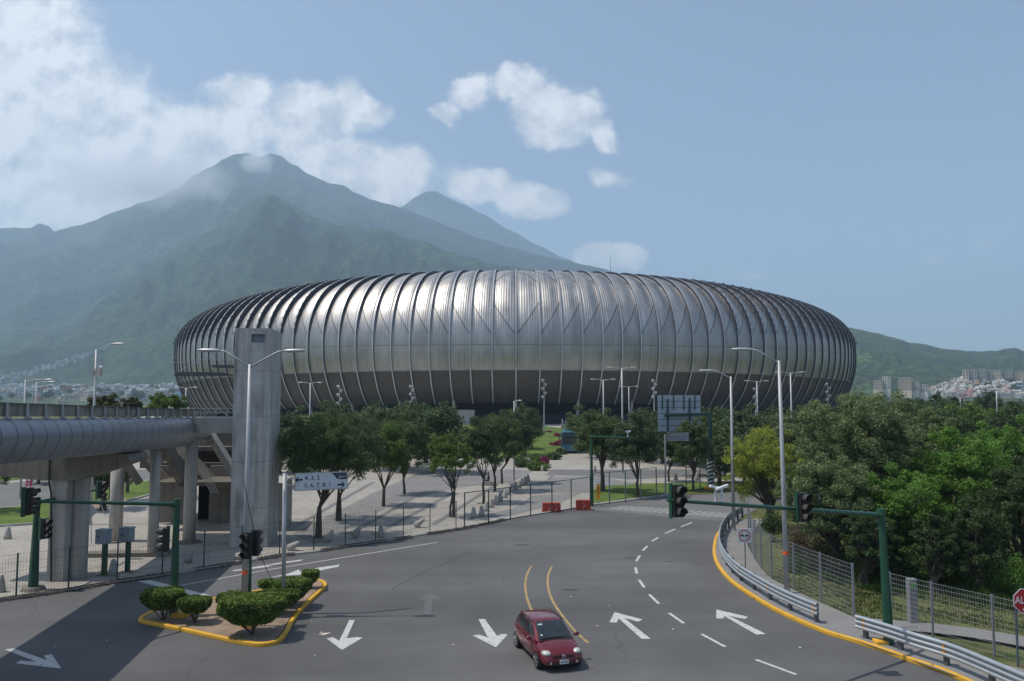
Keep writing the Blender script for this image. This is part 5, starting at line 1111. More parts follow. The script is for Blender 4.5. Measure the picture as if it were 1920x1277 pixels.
mb = MB(); mb.box((1.80, 0, .585), (.12, .78, .035)); mb.box((1.85, 0, .52), (.07, .80, .035)); mb.build('grille', trim_m, CAR); mb = MB(); mb.box((1.83, 0, .553), (.10, .80, .032)); mb.build('grille_bar', car_red, CAR)
mb = MB(); mb.tube([(1.86, 0, .555), (1.905, 0, .55)], .072, 18); em = mb.build('emblem', chrome, CAR, smooth=False); mb = MB(); mb.tube([(1.903, 0, .55), (1.909, 0, .55)], .05, 16); mb.build('emblem_disc', mat('emblem_blue', (.02, .05, .2), .3), em)
mb = MB(); mb.bar((1.911, -.03, .53), (1.911, .03, .57), .004, .014, up=(1, 0, 0)); mb.build('emblem_mark', chrome, em)
mb = MB(); mb.box((1.87, 0, .31), (.06, .9, .10)); mb.build('lower_intake', trim_m, CAR, bevel=.02)
mb = MB(); mb.box((1.913, 0, .385), (.02, .33, .145)); pl = mb.build('number_plate', white_pt, CAR); mb = MB()
for k in range(7): mb.box((1.925, -.12+k*.04, .38), (.004, .024, .05))
mb.build('plate_marks', mat('plate_ink', (.05, .05, .07)), pl)
CAR.scale = (1, 1, .965); CAR.rotation_euler = (0, 0, math.atan2(-1.0, .30)); CAR.location = (CARP.x, CARP.y+.12, .0)

# ------------------------------------------------------------------ bus, truck, bench, sitting person
b_ = GT(1071, 851); bus_b = mat('bus_blue', (.05, .17, .24), .35, .1); t = thing('bus', 'light blue bus half hidden by a tree on the drive up to the stadium', 'bus', (b_[0]+.2, b_[1]+5, b_[2])); 
mb = MB(); mb.box((0, 0, 1.95), (2.5, 10.5, 3.1)); bd = mb.build('body', bus_b, t, bevel=.12)
mb = MB(); mb.box((0, -5.26, 2.2), (2.1, .04, 1.3)); mb.build('windscreen', glass_dk, bd); mb = MB(); mb.box((0, -5.27, 3.2), (1.9, .04, .3)); mb.build('destination_panel', trim_m, bd)
for s in (-1, 1):
    mb = MB(); mb.box((s*1.26, 0, 2.4), (.03, 9.4, 1.0)); mb.build('side_window', glass_dk, bd)
    for y in (-3.4, 3.2):
        mb = MB(); mb.tube([(s*1.0, y, .48), (s*1.27, y, .48)], .48, 16); mb.build('wheel', tyre_m, t)
    mb = MB(); mb.ell((s*.9, -5.27, .9), (.14, .04, .12)); mb.build('headlight', lamp_m, t)
    mb = MB(); mb.bar((s*1.2, -5.3, 2.9), (s*1.5, -5.5, 2.7), .05); mb.box((s*1.5, -5.5, 2.4), (.12, .1, .45)); mb.build('mirror', trim_m, t)
t.rotation_euler = (0, 0, R(-6))
b_ = G(1373, 893); Yt = b_[1]; t = thing('truck', 'pale box truck parked behind the yellow-green tree and the striped mast', 'truck', (b_[0]+1.5, Yt, 0)); 
mb = MB(); mb.box((1.2, 0, 2.1), (6.2, 2.4, 2.3)); mb.build('cargo_box', mat('truck_box', (.40, .40, .38), .6), t, bevel=.04)
mb = MB(); mb.loft([[(x, y, z) for x, z in ((-4.0, .6), (-4.0, 1.5), (-3.5, 2.4), (-2.1, 2.4), (-2.1, .6))] for y in (-1.1, 1.1)], cap=True); cb = mb.build('cab', mat('truck_box', (.40, .40, .38)), t, bevel=.05)
mb = MB(); mb.quad((-3.85, -1.11, 1.5), (-3.45, -1.11, 2.25), (-2.5, -1.11, 2.25), (-2.5, -1.11, 1.5)); mb.build('side_window', glass_dk, cb)
mb = MB(); mb.box((.2, 0, .75), (7.8, .9, .3)); mb.build('chassis', trim_m, t)
for x in (-3.0, 1.6, 3.0):
    for s in (-1, 1):
        mb = MB(); mb.tube([(x, s*.8, .5), (x, s*1.12, .5)], .5, 16); w_ = mb.build('wheel', tyre_m, t); mb = MB(); mb.tube([(x, s*1.11, .5), (x, s*1.14, .5)], .22, 12); mb.build('hub', galv, w_)
b_ = G(918, 911); b_ = (b_[0], b_[1], .05); t = thing('bench', 'low stone bench block under the plaza trees', 'bench', b_); mb = MB(); mb.box((0, 0, .25), (1.5, .6, .42)); mb.build('seat_block', concrete_lt, t, bevel=.03); mb = MB(); mb.box((0, 0, .03), (1.3, .5, .06)); mb.build('plinth', concrete_dirty, t)
# person: one continuous skinned body, seated on the bench, leaning forward
pe = thing('person', 'person in dark clothes sitting on the stone bench under the trees', 'person', (b_[0]-.1, b_[1], .05))
vs = [(0, 0, .56), (0, .02, .85), (-.03, 0, 1.05), (-.04, 0, 1.14), (-.05, 0, 1.22), (-.07, -.01, 1.33),
      (-.02, -.19, 1.03), (-.16, -.24, .80), (-.33, -.16, .68), (-.39, -.14, .66), (-.02, .19, 1.03), (-.16, .24, .80), (-.33, .16, .68), (-.39, .14, .66),
      (-.02, -.10, .53), (-.42, -.13, .54), (-.40, -.13, .10), (-.52, -.13, .05), (-.02, .10, .53), (-.42, .13, .54), (-.40, .13, .10), (-.52, .13, .05)]
es = [(0, 1), (1, 2), (2, 3), (3, 4), (4, 5), (2, 6), (6, 7), (7, 8), (8, 9), (2, 10), (10, 11), (11, 12), (12, 13), (0, 14), (14, 15), (15, 16), (16, 17), (0, 18), (18, 19), (19, 20), (20, 21)]
rs = [.15, .14, .13, .055, .09, .085, .065, .048, .036, .04, .065, .048, .036, .04, .09, .07, .045, .045, .09, .07, .045, .045]
me = bpy.data.meshes.new('body'); me.from_pydata(vs, es, []); o = bpy.data.objects.new('body', me); COL.objects.link(o); o.parent = pe; sk = o.modifiers.new('skin', 'SKIN')
for i, v in enumerate(me.skin_vertices[0].data): v.radius = (rs[i], rs[i]); v.use_root = i == 0
o.modifiers.new('s', 'SUBSURF').render_levels = 1; me.materials.append(mat('dark_clothes', (.03, .025, .03), .9, var=.3))
mb = MB(); mb.ell((-.07, -.0, 1.30), (.092, .085, .115), 12, 8); mb.build('head', mat('skin_tone', (.25, .13, .08), .6), pe, smooth=True); mb = MB(); mb.ell((-.045, 0, 1.345), (.10, .095, .09), 12, 8); mb.build('hair', mat('dark_hair', (.01, .008, .007), .7), pe, smooth=True)
# ------------------------------------------------------------------ trees
rg = np.random.default_rng(11)
def leaf_mat(name, col, v2, isl=.45, sc=.5, trans=.32):
    m = mat(name, col, .62, var=.25, scale=sc, var2=v2, island=isl, coord='obj', spec=.3, trans=trans); return m
def leaves_mesh(name, C, Rr, nper, size, m, up=.35, seed=0, flat=1.0, outw=None, aspect=.5):
    """C: clump centres (n,3); Rr radii (n,); leaf-sized quads spread through each clump"""
    r = np.random.default_rng(seed); n = len(C); N_ = n*nper; idx = np.repeat(np.arange(n), nper)
    d = r.normal(size=(N_, 3)); d /= np.linalg.norm(d, axis=1, keepdims=True); rad = r.random(N_)**.45
    P = C[idx]+d*(Rr[idx]*rad)[:, None]*np.array([1, 1, flat])
    nrm = d*.7+np.array([0, 0, up])+r.normal(size=(N_, 3))*.75; nrm /= np.linalg.norm(nrm, axis=1, keepdims=True)
    a = np.cross(nrm, r.normal(size=(N_, 3))); a /= np.linalg.norm(a, axis=1, keepdims=True); b = np.cross(nrm, a)
    s = (size*(.6+.8*r.random(N_)))[:, None]; a = a*s*.5; b = b*s*.5*aspect
    V = np.empty((N_, 4, 3)); V[:, 0] = P-a; V[:, 1] = P-b; V[:, 2] = P+a; V[:, 3] = P+b
    me = bpy.data.meshes.new(name); me.vertices.add(N_*4); me.vertices.foreach_set('co', V.reshape(-1)); me.loops.add(N_*4); me.loops.foreach_set('vertex_index', np.arange(N_*4, dtype=np.int32))
    me.polygons.add(N_); me.polygons.foreach_set('loop_start', np.arange(0, N_*4, 4, dtype=np.int32)); me.polygons.foreach_set('loop_total', np.full(N_, 4, dtype=np.int32)); me.materials.append(m); me.update(calc_edges=True); return me
def clumps(n, rx, ry, rz, seed, low=-.75, hollow=.35, jag=.25):
    r = np.random.default_rng(seed); out = []
    while len(out) < n:
        d = r.normal(size=3); d /= np.linalg.norm(d)
        if d[2] < low: continue
        nz = min(1.18, 1+jag*noise.noise(Vector((d[0]*2+seed, d[1]*2, d[2]*2)))*1.6)
        q = hollow+(1-hollow)*r.random()**.6; out.append(d*q*nz*np.array([rx, ry, rz]))
    return np.array(out)
def make_tree(name, label, base, cx, rx, ry, zc, rz, m, n=70, nper=170, leaf=.22, seed=1, trunk=.17, fork=.35, cr=.24, group=None, cat='tree', flat=.8, lean=0, stems=1, bk=None, jag=.3, aspect=.5, low=-.75, limbs=9):
    if name == 'oak_tree': n = int(n*1.8); nper = int(nper*1.1); cr *= .74; jag = .5; low = -.6; leaf *= .66; trunk *= .72
    t = thing(name, label, cat, base, group=group)
    C = clumps(n, rx*.86, ry*.86, rz*.84, seed, low=low, jag=jag)+np.array([cx, 0, zc]); r = np.random.default_rng(seed+5); Rr = (cr*(rx+rz)/2*(.7+.6*r.random(n)))
    me = leaves_mesh('crown', C, Rr, nper, leaf, m, seed=seed+3, flat=flat, aspect=aspect); o = bpy.data.objects.new('crown', me); COL.objects.link(o); o.parent = t
    mb = MB(); zf = (zc-rz)*1.0*(1-fork)+fork*zc*.6; zf = max(.8, min(zf, zc-.2*rz)); rn = random.Random(seed)
    for s in range(stems):
        bx_ = rn.uniform(-.25, .25)*(stems > 1); F = Vector((lean+cx*.3+rn.uniform(-.25, .25), rn.uniform(-.2, .2), zf*rn.uniform(.8, 1)))
        mb.tube([(bx_, 0, -.1), (bx_+lean*.3, 0, zf*.33), (bx_*.6+lean*.6+rn.uniform(-.08, .08), 0, zf*.66), F], [trunk*1.35, trunk*1.05, trunk*.95, trunk*.8], 8, cap=False)
        for k in range(limbs):
            q = C[rn.randrange(n)]; q = Vector(q); mid = F.lerp(q, .45)+Vector((rn.uniform(-.2, .2), rn.uniform(-.2, .2), .15)); mb.tube([F-Vector((0, 0, .1)), mid, q], [trunk*.5, trunk*.3, trunk*.08], 5, cap=False)
    mb.build('trunk', bk or bark, t, smooth=True)
    return t
oak = leaf_mat('oak_leaves', (0.058, 0.096, 0.031), (0.121, 0.176, 0.052)); oak2 = leaf_mat('oak_leaves_bright', (0.083, 0.152, 0.022), (0.152, 0.235, 0.041)); oak3 = leaf_mat('oak_leaves_dark', (0.054, 0.087, 0.037), (0.103, 0.149, 0.057))
mesq = leaf_mat('mesquite_leaves', (0.113, 0.167, 0.064), (0.227, 0.288, 0.121), .35); palo = leaf_mat('palo_verde_leaves', (.19, .25, .035), (.38, .42, .06), .4); brt = leaf_mat('bright_leaves', (0.076, 0.177, 0.023), (0.152, 0.291, 0.045), .4); dkg = leaf_mat('dark_green_leaves', (0.042, 0.080, 0.026), (0.086, 0.134, 0.042)); olive = leaf_mat('olive_leaves', (.075, .075, .025), (.14, .13, .05), .5)  # dkg: darker green foliage for understorey and background trees
def px_tree(px, pyb, l, r, top, bot, m, label, seed, group='trees on the plaza', depth=None, **k):
    b = G(px, pyb) if depth is None else (W(px, 745, depth)[0], depth, terr(0, depth)); s = ppm(b); rx = (r-l)/2/s; zt_ = ZT(b, top)-b[2]; zb = ZT(b, bot)-b[2]; rz = (zt_-zb)/2
    return make_tree('oak_tree' if 'name' not in k else k.pop('name'), label, (b[0], b[1], b[2]+.03), ((l+r)/2-px)/s, rx, rx*.95, (zt_+zb)/2, rz, m, seed=seed, group=group, **k)
px_tree(600, 1010, 528, 690, 768, 930, oak, 'large spreading oak just behind the direction sign', 1, n=120, nper=190, leaf=.20, stems=2, trunk=.19)
px_tree(632, 978, 560, 730, 765, 915, oak3, 'oak standing directly behind the large one by the direction sign', 2, n=100, nper=160, leaf=.22, stems=2, trunk=.15)
px_tree(719, 950, 672, 768, 792, 922, oak2, 'bright green oak with a straight forked trunk left of centre', 3, n=80, nper=190, leaf=.22, trunk=.2)
px_tree(758, 928, 712, 815, 770, 905, oak, 'oak right behind the bright green one, trunk in a small grass ring', 4, n=80, nper=170, leaf=.24, trunk=.18)
px_tree(850, 971, 790, 898, 808, 912, oak2, 'sparse young oak with thin splayed limbs in mid plaza', 5, n=60, nper=100, leaf=.22, stems=3, trunk=.11, cr=.2, limbs=8)
px_tree(907, 945, 850, 945, 778, 898, oak3, 'slim dark oak beside the left end of the bench', 6, n=75, nper=170, leaf=.24, trunk=.15)
px_tree(928, 922, 880, 985, 770, 890, oak, 'oak directly behind the sitting person', 7, n=75, nper=170, leaf=.25, trunk=.17)
px_tree(941, 908, 905, 1005, 758, 875, oak3, 'oak between the bench and the flower bank', 8, n=75, nper=170, leaf=.26, trunk=.17)
px_tree(985, 868, 955, 1022, 752, 850, oak3, 'left oak rooted in the flower bank', 9, n=60, nper=150, leaf=.3, trunk=.2, depth=120)
px_tree(998, 855, 930, 1000, 760, 840, oak, 'right oak rooted in the flower bank', 10, n=60, nper=150, leaf=.3, trunk=.2, depth=128)
px_tree(1130, 922, 1073, 1178, 765, 885, oak, 'broad oak with a thick trunk to the right of the gate mast', 11, n=95, nper=180, leaf=.25, trunk=.30)
px_tree(1196, 932, 1140, 1246, 768, 905, oak3, 'oak on the corner lawn with a crooked trunk and hanging foliage', 12, n=95, nper=170, leaf=.25, trunk=.20)
px_tree(1254, 904, 1226, 1288, 815, 880, oak3, 'small oak behind the grey sign pole', 13, n=55, nper=140, leaf=.25, trunk=.16)
px_tree(1300, 920, 1262, 1334, 780, 892, oak, 'leaning oak left of the striped mast', 14, n=65, nper=150, leaf=.25, trunk=.16, lean=-.0)
px_tree(193, 958, 130, 250, 868, 925, oak3, 'oak seen under the footbridge with a thick dark trunk', 15, n=60, nper=120, leaf=.25, trunk=.35, group='trees beyond the footbridge')
px_tree(-30, 960, -90, 22, 850, 918, oak3, 'oak crown hanging in at the left edge under the footbridge', 16, n=50, nper=130, leaf=.25, trunk=.25, group='trees beyond the footbridge')
px_tree(72, 908, 35, 130, 850, 900, oak3, 'oak behind the pink banner', 17, n=50, nper=120, leaf=.28, trunk=.25, group='trees beyond the footbridge')
for px, l, r, top, bot, d, m_, lb in ((214, 166, 232, 733, 800, 74, olive, 'olive-brown tree top just above the footbridge parapet right of the curved lamp'), (245, 228, 268, 736, 800, 80, olive, 'narrow olive-brown tree top between its two rounder neighbours'), (310, 272, 358, 735, 805, 76, oak2, 'rounded green tree top above the parapet left of the stadium edge')):
    px_tree(px, 0, l, r, top, bot, m_, lb, 20+px, group='tree tops above the footbridge', depth=d, n=60, nper=150, leaf=.25, trunk=.2)
# belts of trees behind the plaza: prototypes, then copies
protos = []
for i, m_ in enumerate((oak, oak3, oak3, dkg, oak2)):
    if i == 2: protos.append(None); continue
    t = make_tree('background_tree', 'tree', (0, 0, -50), 0, 4.2, 4.0, 5.0, 3.6, m_, n=60, nper=110, leaf=.38, seed=60+i, trunk=.25); protos.append(t)
used = [False]*len(protos); rnd = random.Random(8)
def bgtree(px, top, d, k, label, group, wide=1.0):
    X = (px-960)/FPX*d; gz_ = terr(0, d) if d < 420 else 0; h = CH+(745-top)/FPX*d-gz_; s = h/8.6
    p = protos[k]; sc = (s*wide, s*wide, s)
    if not used[k]: used[k] = True; p.location = (X, d, gz_); p.scale = sc; p.rotation_euler = (0, 0, rnd.uniform(0, 6)); p['label'] = label; p['group'] = group; return p
    return dup(p, (X, d, gz_), rnd.uniform(0, 6.28), sc, label, group)
L1 = 'dark tree in the belt between the plaza and the stadium skirt, left of the entrance'
for px, top, d, k in ((545, 768, 118, 1), (575, 765, 125, 0), (610, 757, 110, 0), (640, 752, 120, 3), (672, 760, 130, 1), (700, 764, 122, 0), (735, 748, 104, 1), (765, 752, 125, 3), (800, 762, 112, 0), (812, 749, 100, 1), (835, 790, 135, 1), (528, 775, 100, 3), (560, 800, 85, 1)): bgtree(px, top, d, k, L1, 'trees behind the left part of the plaza', 1.1)
L2 = 'dark tree in the belt along the right half of the stadium skirt'
for px, top, d, k in ((1095, 762, 128, 0), (1120, 765, 118, 3), (1215, 762, 125, 1), (1240, 768, 112, 3), (1262, 765, 130, 0), (1285, 772, 110, 1), (1310, 764, 120, 3), (1335, 768, 105, 0), (1360, 762, 118, 1), (1385, 770, 100, 3), (1410, 762, 112, 0), (1437, 765, 98, 1), (1462, 760, 108, 3), (1490, 764, 118, 0), (1520, 758, 100, 1), (1555, 762, 112, 3), (1345, 800, 88, 0), (1390, 805, 84, 3), (1430, 800, 80, 1), (1300, 800, 96, 3), (1590, 756, 105, 0)): bgtree(px, top, d, k, L2, 'trees along the right part of the stadium', 1.15)
L3 = 'tree in the far right wood in front of the hillside town'
for i in range(46):
    d = rnd.uniform(110, 300); px = rnd.uniform(1600, 2010); top = 752+rnd.uniform(-9, 18)*(140/d); bgtree(px, top, d, rnd.choice((0, 1, 3, 3, 4)), L3, 'trees of the far right wood', 1.25)
for px, top, d in ((1755, 738, 170), (1785, 741, 175), (1852, 731, 200)): bgtree(px, top, d, 3, 'tall dark round tree standing out above the far right wood', 'tall dark trees of the far right wood', 1.0)
# the wood on the right: each tree its own
RW = [ # px, depth, l, r, top, bot, mat, n, nper, leaf, label, trunk, stems
 (1600, 50, 1490, 1745, 718, 960, mesq, 210, 230, .26, 'huge grey-green mesquite rising highest over the right-hand fence', .3, 3),
 (1560, 44, 1450, 1640, 835, 1030, mesq, 130, 190, .22, 'grey-green mesquite with drooping sprays just behind the right traffic light', .2, 3),
 (1440, 58, 1350, 1512, 795, 955, palo, 120, 130, .20, 'yellow-green feathery tree leaning over the bend beside the striped mast', .16, 4),
 (1478, 64, 1400, 1560, 770, 900, mesq, 90, 170, .26, 'dull green tree rising behind the yellow-green one', .2, 2),
 (1660, 43, 1590, 1760, 860, 1065, brt, 120, 190, .22, 'bright green tree low behind the arm of the right traffic mast', .2, 2),
 (1790, 47, 1690, 1900, 800, 1040, brt, 170, 210, .24, 'large bright green tree in the middle of the right-hand wood', .25, 2),
 (1905, 41, 1835, 1990, 850, 1075, dkg, 110, 190, .22, 'dark green tree filling the right edge behind the stop sign', .25, 2),
 (1900, 62, 1800, 2010, 782, 930, brt, 120, 190, .28, 'bright domed tree behind the others at the right edge', .25, 2),
 (1720, 66, 1640, 1800, 762, 900, mesq, 100, 180, .30, 'tall dull green tree behind the huge mesquite on its right', .25, 2),
 (1640, 72, 1560, 1720, 752, 880, oak, 90, 170, .30, 'dark crown showing over the left shoulder of the bright green trees', .25, 2),
 (1990, 52, 1920, 2080, 800, 1040, brt, 80, 150, .28, 'bright tree cut by the right edge of the picture', .25, 2),
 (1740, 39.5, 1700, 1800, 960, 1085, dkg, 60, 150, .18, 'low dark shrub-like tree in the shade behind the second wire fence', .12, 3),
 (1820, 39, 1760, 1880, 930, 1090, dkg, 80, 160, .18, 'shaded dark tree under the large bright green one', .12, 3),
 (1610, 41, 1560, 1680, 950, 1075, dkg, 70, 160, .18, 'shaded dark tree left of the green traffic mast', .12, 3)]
for i, (px, d, l, r, top, bot, m_, n, npr, lf, lb, tk, st) in enumerate(RW):
    px_tree(px, 0, l, r, top, bot, m_, lb, 200+i, group='trees of the right-hand wood', depth=d, n=int(n*1.9), nper=int(npr*1.15), leaf=lf*.68, trunk=tk, stems=st, jag=.5, cr=.125, low=-.95, aspect=.35, name='wood_tree', limbs=12)
# undergrowth
def shrub(px, pyb, wpx, hpx, m_, lb, seed, group, n=26, nper=120, leaf=.14, name='shrub'):
    b = G(px, pyb); s = ppm(b); rx = wpx/2/s; h = hpx/s; t = thing(name, lb, 'shrub', b, group=group)
    C = clumps(n, rx*.8, rx*.6, h*.42, seed, jag=.5)+np.array([0, 0, h*.5]); r = np.random.default_rng(seed); me = leaves_mesh('foliage', C, .3*h*(.6+.6*r.random(n)), nper, leaf, m_, seed=seed, aspect=.35); o = bpy.data.objects.new('foliage', me); COL.objects.link(o); o.parent = t
    mb = MB(); rn = random.Random(seed)
    for k in range(5): q = C[rn.randrange(n)]; mb.tube([(rn.uniform(-.1, .1), 0, 0), tuple(q*.5), tuple(q)], [.03, .02, .008], 4, cap=False)
    mb.build('stems', bark, t); return t
dry = leaf_mat('dry_brush', (.10, .085, .05), (.20, .165, .10), .4)
for i, (px, py, w_, h_, m_, lb) in enumerate([(1452, 1015, 50, 60, dkg, 'dark shrub at the far end of the curving wire fence'), (1500, 1050, 70, 70, dry, 'dry brown brush behind the curving wire fence'), (1545, 1068, 80, 75, dry, 'second clump of dry brush, right of the first'), (1590, 1082, 70, 60, dkg, 'dark shrub behind the last panel of the curving fence'), (1640, 1092, 80, 55, oak2, 'green shrub in the gap between the two wire fences'), (1700, 1096, 90, 50, dkg, 'dark shrub behind the green mast'), (1760, 1100, 90, 55, oak2, 'green shrub above the second fence near its marker pillar'), (1800, 1092, 50, 62, olive, 'pale flowering weed standing above the second fence'), (1850, 1112, 100, 70, oak2, 'leafy shrub left of the stop sign'), (1910, 1125, 100, 80, brt, 'tall weeds behind the stop sign')]):
    shrub(px, py, w_, h_, m_, lb, 300+i, 'undergrowth along the right-hand wood')
# weeds and grass on the verge
def grass_field(name, poly_px, n, h, m_, label, seed, dens=None):
    r = random.Random(seed); P = [G(*p) for p in poly_px]; xs_ = [p[0] for p in P]; ys_ = [p[1] for p in P]
    def inside(x, y):
        c = False; k = len(P); j = k-1
        for i in range(k):
            if (P[i][1] > y) != (P[j][1] > y) and x < (P[j][0]-P[i][0])*(y-P[i][1])/(P[j][1]-P[i][1])+P[i][0]: c = not c
            j = i
        return c
    mb = MB(); cnt = 0
    while cnt < n:
        x = r.uniform(min(xs_), max(xs_)); y = r.uniform(min(ys_), max(ys_))
        if not inside(x, y): cnt += .1; continue
        q = noise.noise(Vector((x*.5, y*.5, seed)))
        if q < r.uniform(-.6, .1): cnt += .2; continue
        for _ in range(3):
            a_ = r.uniform(0, 6.28); hh = h*r.uniform(.5, 1.3)*(1+q); w_ = .02+.1*h*r.random(); dx, dy = math.cos(a_)*w_, math.sin(a_)*w_; lx, ly = r.uniform(-.5, .5)*hh, r.uniform(-.5, .5)*hh
            z = -.03; mb.f.append((len(mb.v), len(mb.v)+1, len(mb.v)+2)); mb.m.append(0); mb.v += [(x-dx, y-dy, z), (x+dx, y+dy, z), (x+lx, y+ly, z+hh)]
        cnt += 1
    return struct(name, mb, m_, kind='stuff', label=label, cat='grass')
gr = leaf_mat('grass_blades', (.085, .12, .03), (.17, .19, .065), .4); gr2 = leaf_mat('weed_blades', (.04, .085, .018), (.08, .14, .03), .4)
grass_field('grass', [(1440, 1090), (1510, 1124), (1602, 1166), (1920, 1190), (2000, 1150), (1700, 1060), (1500, 1030)], 9000, .10, gr, 'short dry grass behind the right-hand fences', 3)
grass_field('grass', [(1700, 1190), (1760, 1200), (1930, 1228), (1960, 1290), (1900, 1262), (1760, 1218)], 3000, .09, gr, 'grass strip between the path and the nearer guard rail', 4)
grass_field('weeds', [(1480, 1075), (1640, 1110), (1930, 1150), (1990, 1100), (1800, 1060), (1600, 1040), (1480, 1030)], 9000, .38, gr2, 'tall green weeds under the edge of the wood', 5)
# clipped bushes of the island
def clipped(px, pyb, wpx, top, bot, lb, seed, dpt=.8, n=3800):
    b = G(px, pyb, .12); s = ppm(b); w_ = wpx/s; z1 = ZT(b, top)-.12; z0 = ZT(b, bot)-.12; t = thing('clipped_bush', lb, 'bush', b, group='clipped bushes on the traffic island'); d_ = w_*dpt
    r = np.random.default_rng(seed); k = r.random(n); ph = r.random(n)*2*np.pi; cs, sn = np.cos(ph), np.sin(ph); sq = 1/(np.abs(cs)**3.2+np.abs(sn)**3.2)**(1/3.2)
    zz = np.where(k < .45, 1.0, np.where(k < .86, r.random(n)*2-1, -1.0)); lim = np.where(zz > 0, 1.0, 1+.42*zz); rho = np.where(k < .45, np.sqrt(r.random(n))*lim, np.where(k < .86, lim, np.sqrt(r.random(n))*lim))
    zz = np.where(k < .45, 1-.22*rho**5, zz*.86)
    nz = np.array([noise.noise(Vector((math.cos(p)*1.7+seed, math.sin(p)*1.7, float(z)*1.2))) for p, z in zip(ph, zz)])
    rho = rho*(1+.13*nz); C = np.stack([cs*sq*rho*w_/2*.95, sn*sq*rho*d_/2*.95, (z1+z0)/2+zz*(z1-z0)/2*.95+.05*nz], 1)
    me = leaves_mesh('foliage', C, np.full(n, .06), 2, .105, bush_m, seed=seed, up=.8, aspect=.6); o = bpy.data.objects.new('foliage', me); COL.objects.link(o); o.parent = t
    mb = MB(); rn = random.Random(seed)
    for k in range(9):
        a_ = rn.uniform(0, 6.28); rr = rn.uniform(.1, .40); mb.tube([(rn.uniform(-.06, .06), rn.uniform(-.06, .06), 0), (rr*.4*w_*math.cos(a_), rr*.4*d_*math.sin(a_), z0*.6), (rr*w_*math.cos(a_), rr*d_*math.sin(a_), z0+.25*(z1-z0))], [.028, .022, .014], 5, cap=False)
    mb.build('stems', bark, t); return t
bush_m = leaf_mat('clipped_leaves', (.085, .145, .022), (.17, .25, .045), .55, 2)
CL = [(306, 1163, 72, 1105, 1141, 'clipped bush wrapped round the foot of the green island mast', .8, 7000), (364, 1168, 58, 1121, 1148, 'smaller clipped bush right of the mast bush', .7, 5000), (473, 1190, 118, 1117, 1168, 'largest clipped bush, around the foot of the post-mounted traffic light', .7, 13000), (440, 1150, 62, 1112, 1140, 'clipped bush behind the largest one at its left', .7, 4500), (520, 1152, 76, 1108, 1138, 'clipped bush behind the largest one at its right', .6, 6000), (548, 1135, 62, 1086, 1122, 'tall clipped bush right of the sign pole', .9, 6000), (506, 1118, 42, 1088, 1103, 'thin low clipped bush left of the sign pole', .7, 2600), (582, 1103, 28, 1070, 1092, 'small round clipped bush at the far tip of the island', .8, 3000)]
for i, (px, pyb, w_, tp_, bt, lb, dp, n_) in enumerate(CL): clipped(px, pyb, w_, tp_, bt, lb, 400+i, dp, n_)
grass_field('weeds', [(290, 1168), (345, 1180), (470, 1206), (520, 1202), (545, 1160), (530, 1160), (505, 1190), (430, 1190), (330, 1165)], 700, .16, gr2, 'weeds sprouting along the island kerb', 7)
# hedges and flowers on the bank
flow = leaf_mat('bougainvillea', (.14, .02, .05), (.34, .04, .12), .3, trans=.3)
def gtbush(px, py, w_, h_, m_, lb, seed, grp, name='hedge', n=30):
    b = GT(px, py); s = ppm(b); rx = w_/2/s; h = h_/s; t = thing(name, lb, 'plant', b, group=grp); C = clumps(n, rx*.85, .8, h*.4, seed, jag=.4)+np.array([0, 0, h*.5]); me = leaves_mesh('foliage', C, np.full(n, .3*h+.1), 60, .28, m_, seed=seed); o = bpy.data.objects.new('foliage', me); COL.objects.link(o); o.parent = t
    mb = MB(); mb.tube([(0, 0, 0), (0, 0, h*.5)], .05, 5); mb.build('stem', bark, t); return t
for i, (px, py, w_, h_, m_, lb, nm) in enumerate([(980, 876, 34, 16, oak, 'dark hedge at the lower left end of the flower bank', 'hedge'), (1008, 883, 44, 16, oak2, 'hedge along the lower edge of the flower bank', 'hedge'), (1002, 880, 26, 9, flow, 'pink flowering bush in the lower hedge', 'flower_bush'), (1020, 872, 14, 14, flow, 'pink flowering bush at the corner above the lone bollard', 'flower_bush'), (1038, 862, 26, 12, oak, 'hedge beside the sloping footpath, lower part', 'hedge'), (1052, 852, 20, 10, oak, 'hedge beside the sloping footpath, upper part', 'hedge'), (1040, 838, 26, 8, flow, 'pink flowering row across the middle of the bank', 'flower_bush'), (1052, 834, 18, 8, flow, 'pink flowering row next to the bus', 'flower_bush'), (1046, 822, 18, 8, flow, 'magenta bush near the top of the bank', 'flower_bush'), (1030, 816, 16, 7, flow, 'magenta bush near the top of the bank, farther left', 'flower_bush'), (1010, 868, 30, 12, oak2, 'low green hedge in the middle of the bank', 'hedge')]): gtbush(px, py, w_, h_, m_, lb, 500+i, 'planting on the flower bank', nm)
p0 = GT(1012, 803); mb = MB(); Yr = 168
X0_, X1_ = W(1018, 800, Yr)[0], W(1100, 800, Yr)[0]
t = thing('railing', 'pale railing at the top of the flower bank before the entrance', 'railing', (X0_, Yr, SGZ)); mb = MB()
for k in range(22): x = (X1_-X0_)*k/21; mb.bar((x, 0, 0), (x, 0, 1.1), .05)
for z in (.1, 1.1): mb.bar((0, 0, z), (X1_-X0_, 0, z), .07)
mb.build('rails', galv, t)
t = thing('monument_letters', 'white scribble-like letters on a block before the stadium entrance', 'sign', (W(1063, 790, 172)[0], 172, SGZ)); mb = MB(); mb.box((0, 0, .6), (2.6, .6, 1.2)); mb.build('block', concrete_lt, t); mb = text_mesh('1-25', 1.4, .06); upright(mb, (0, -.1, 1.75), 1.1); mb.build('lettering', white_pt, t)

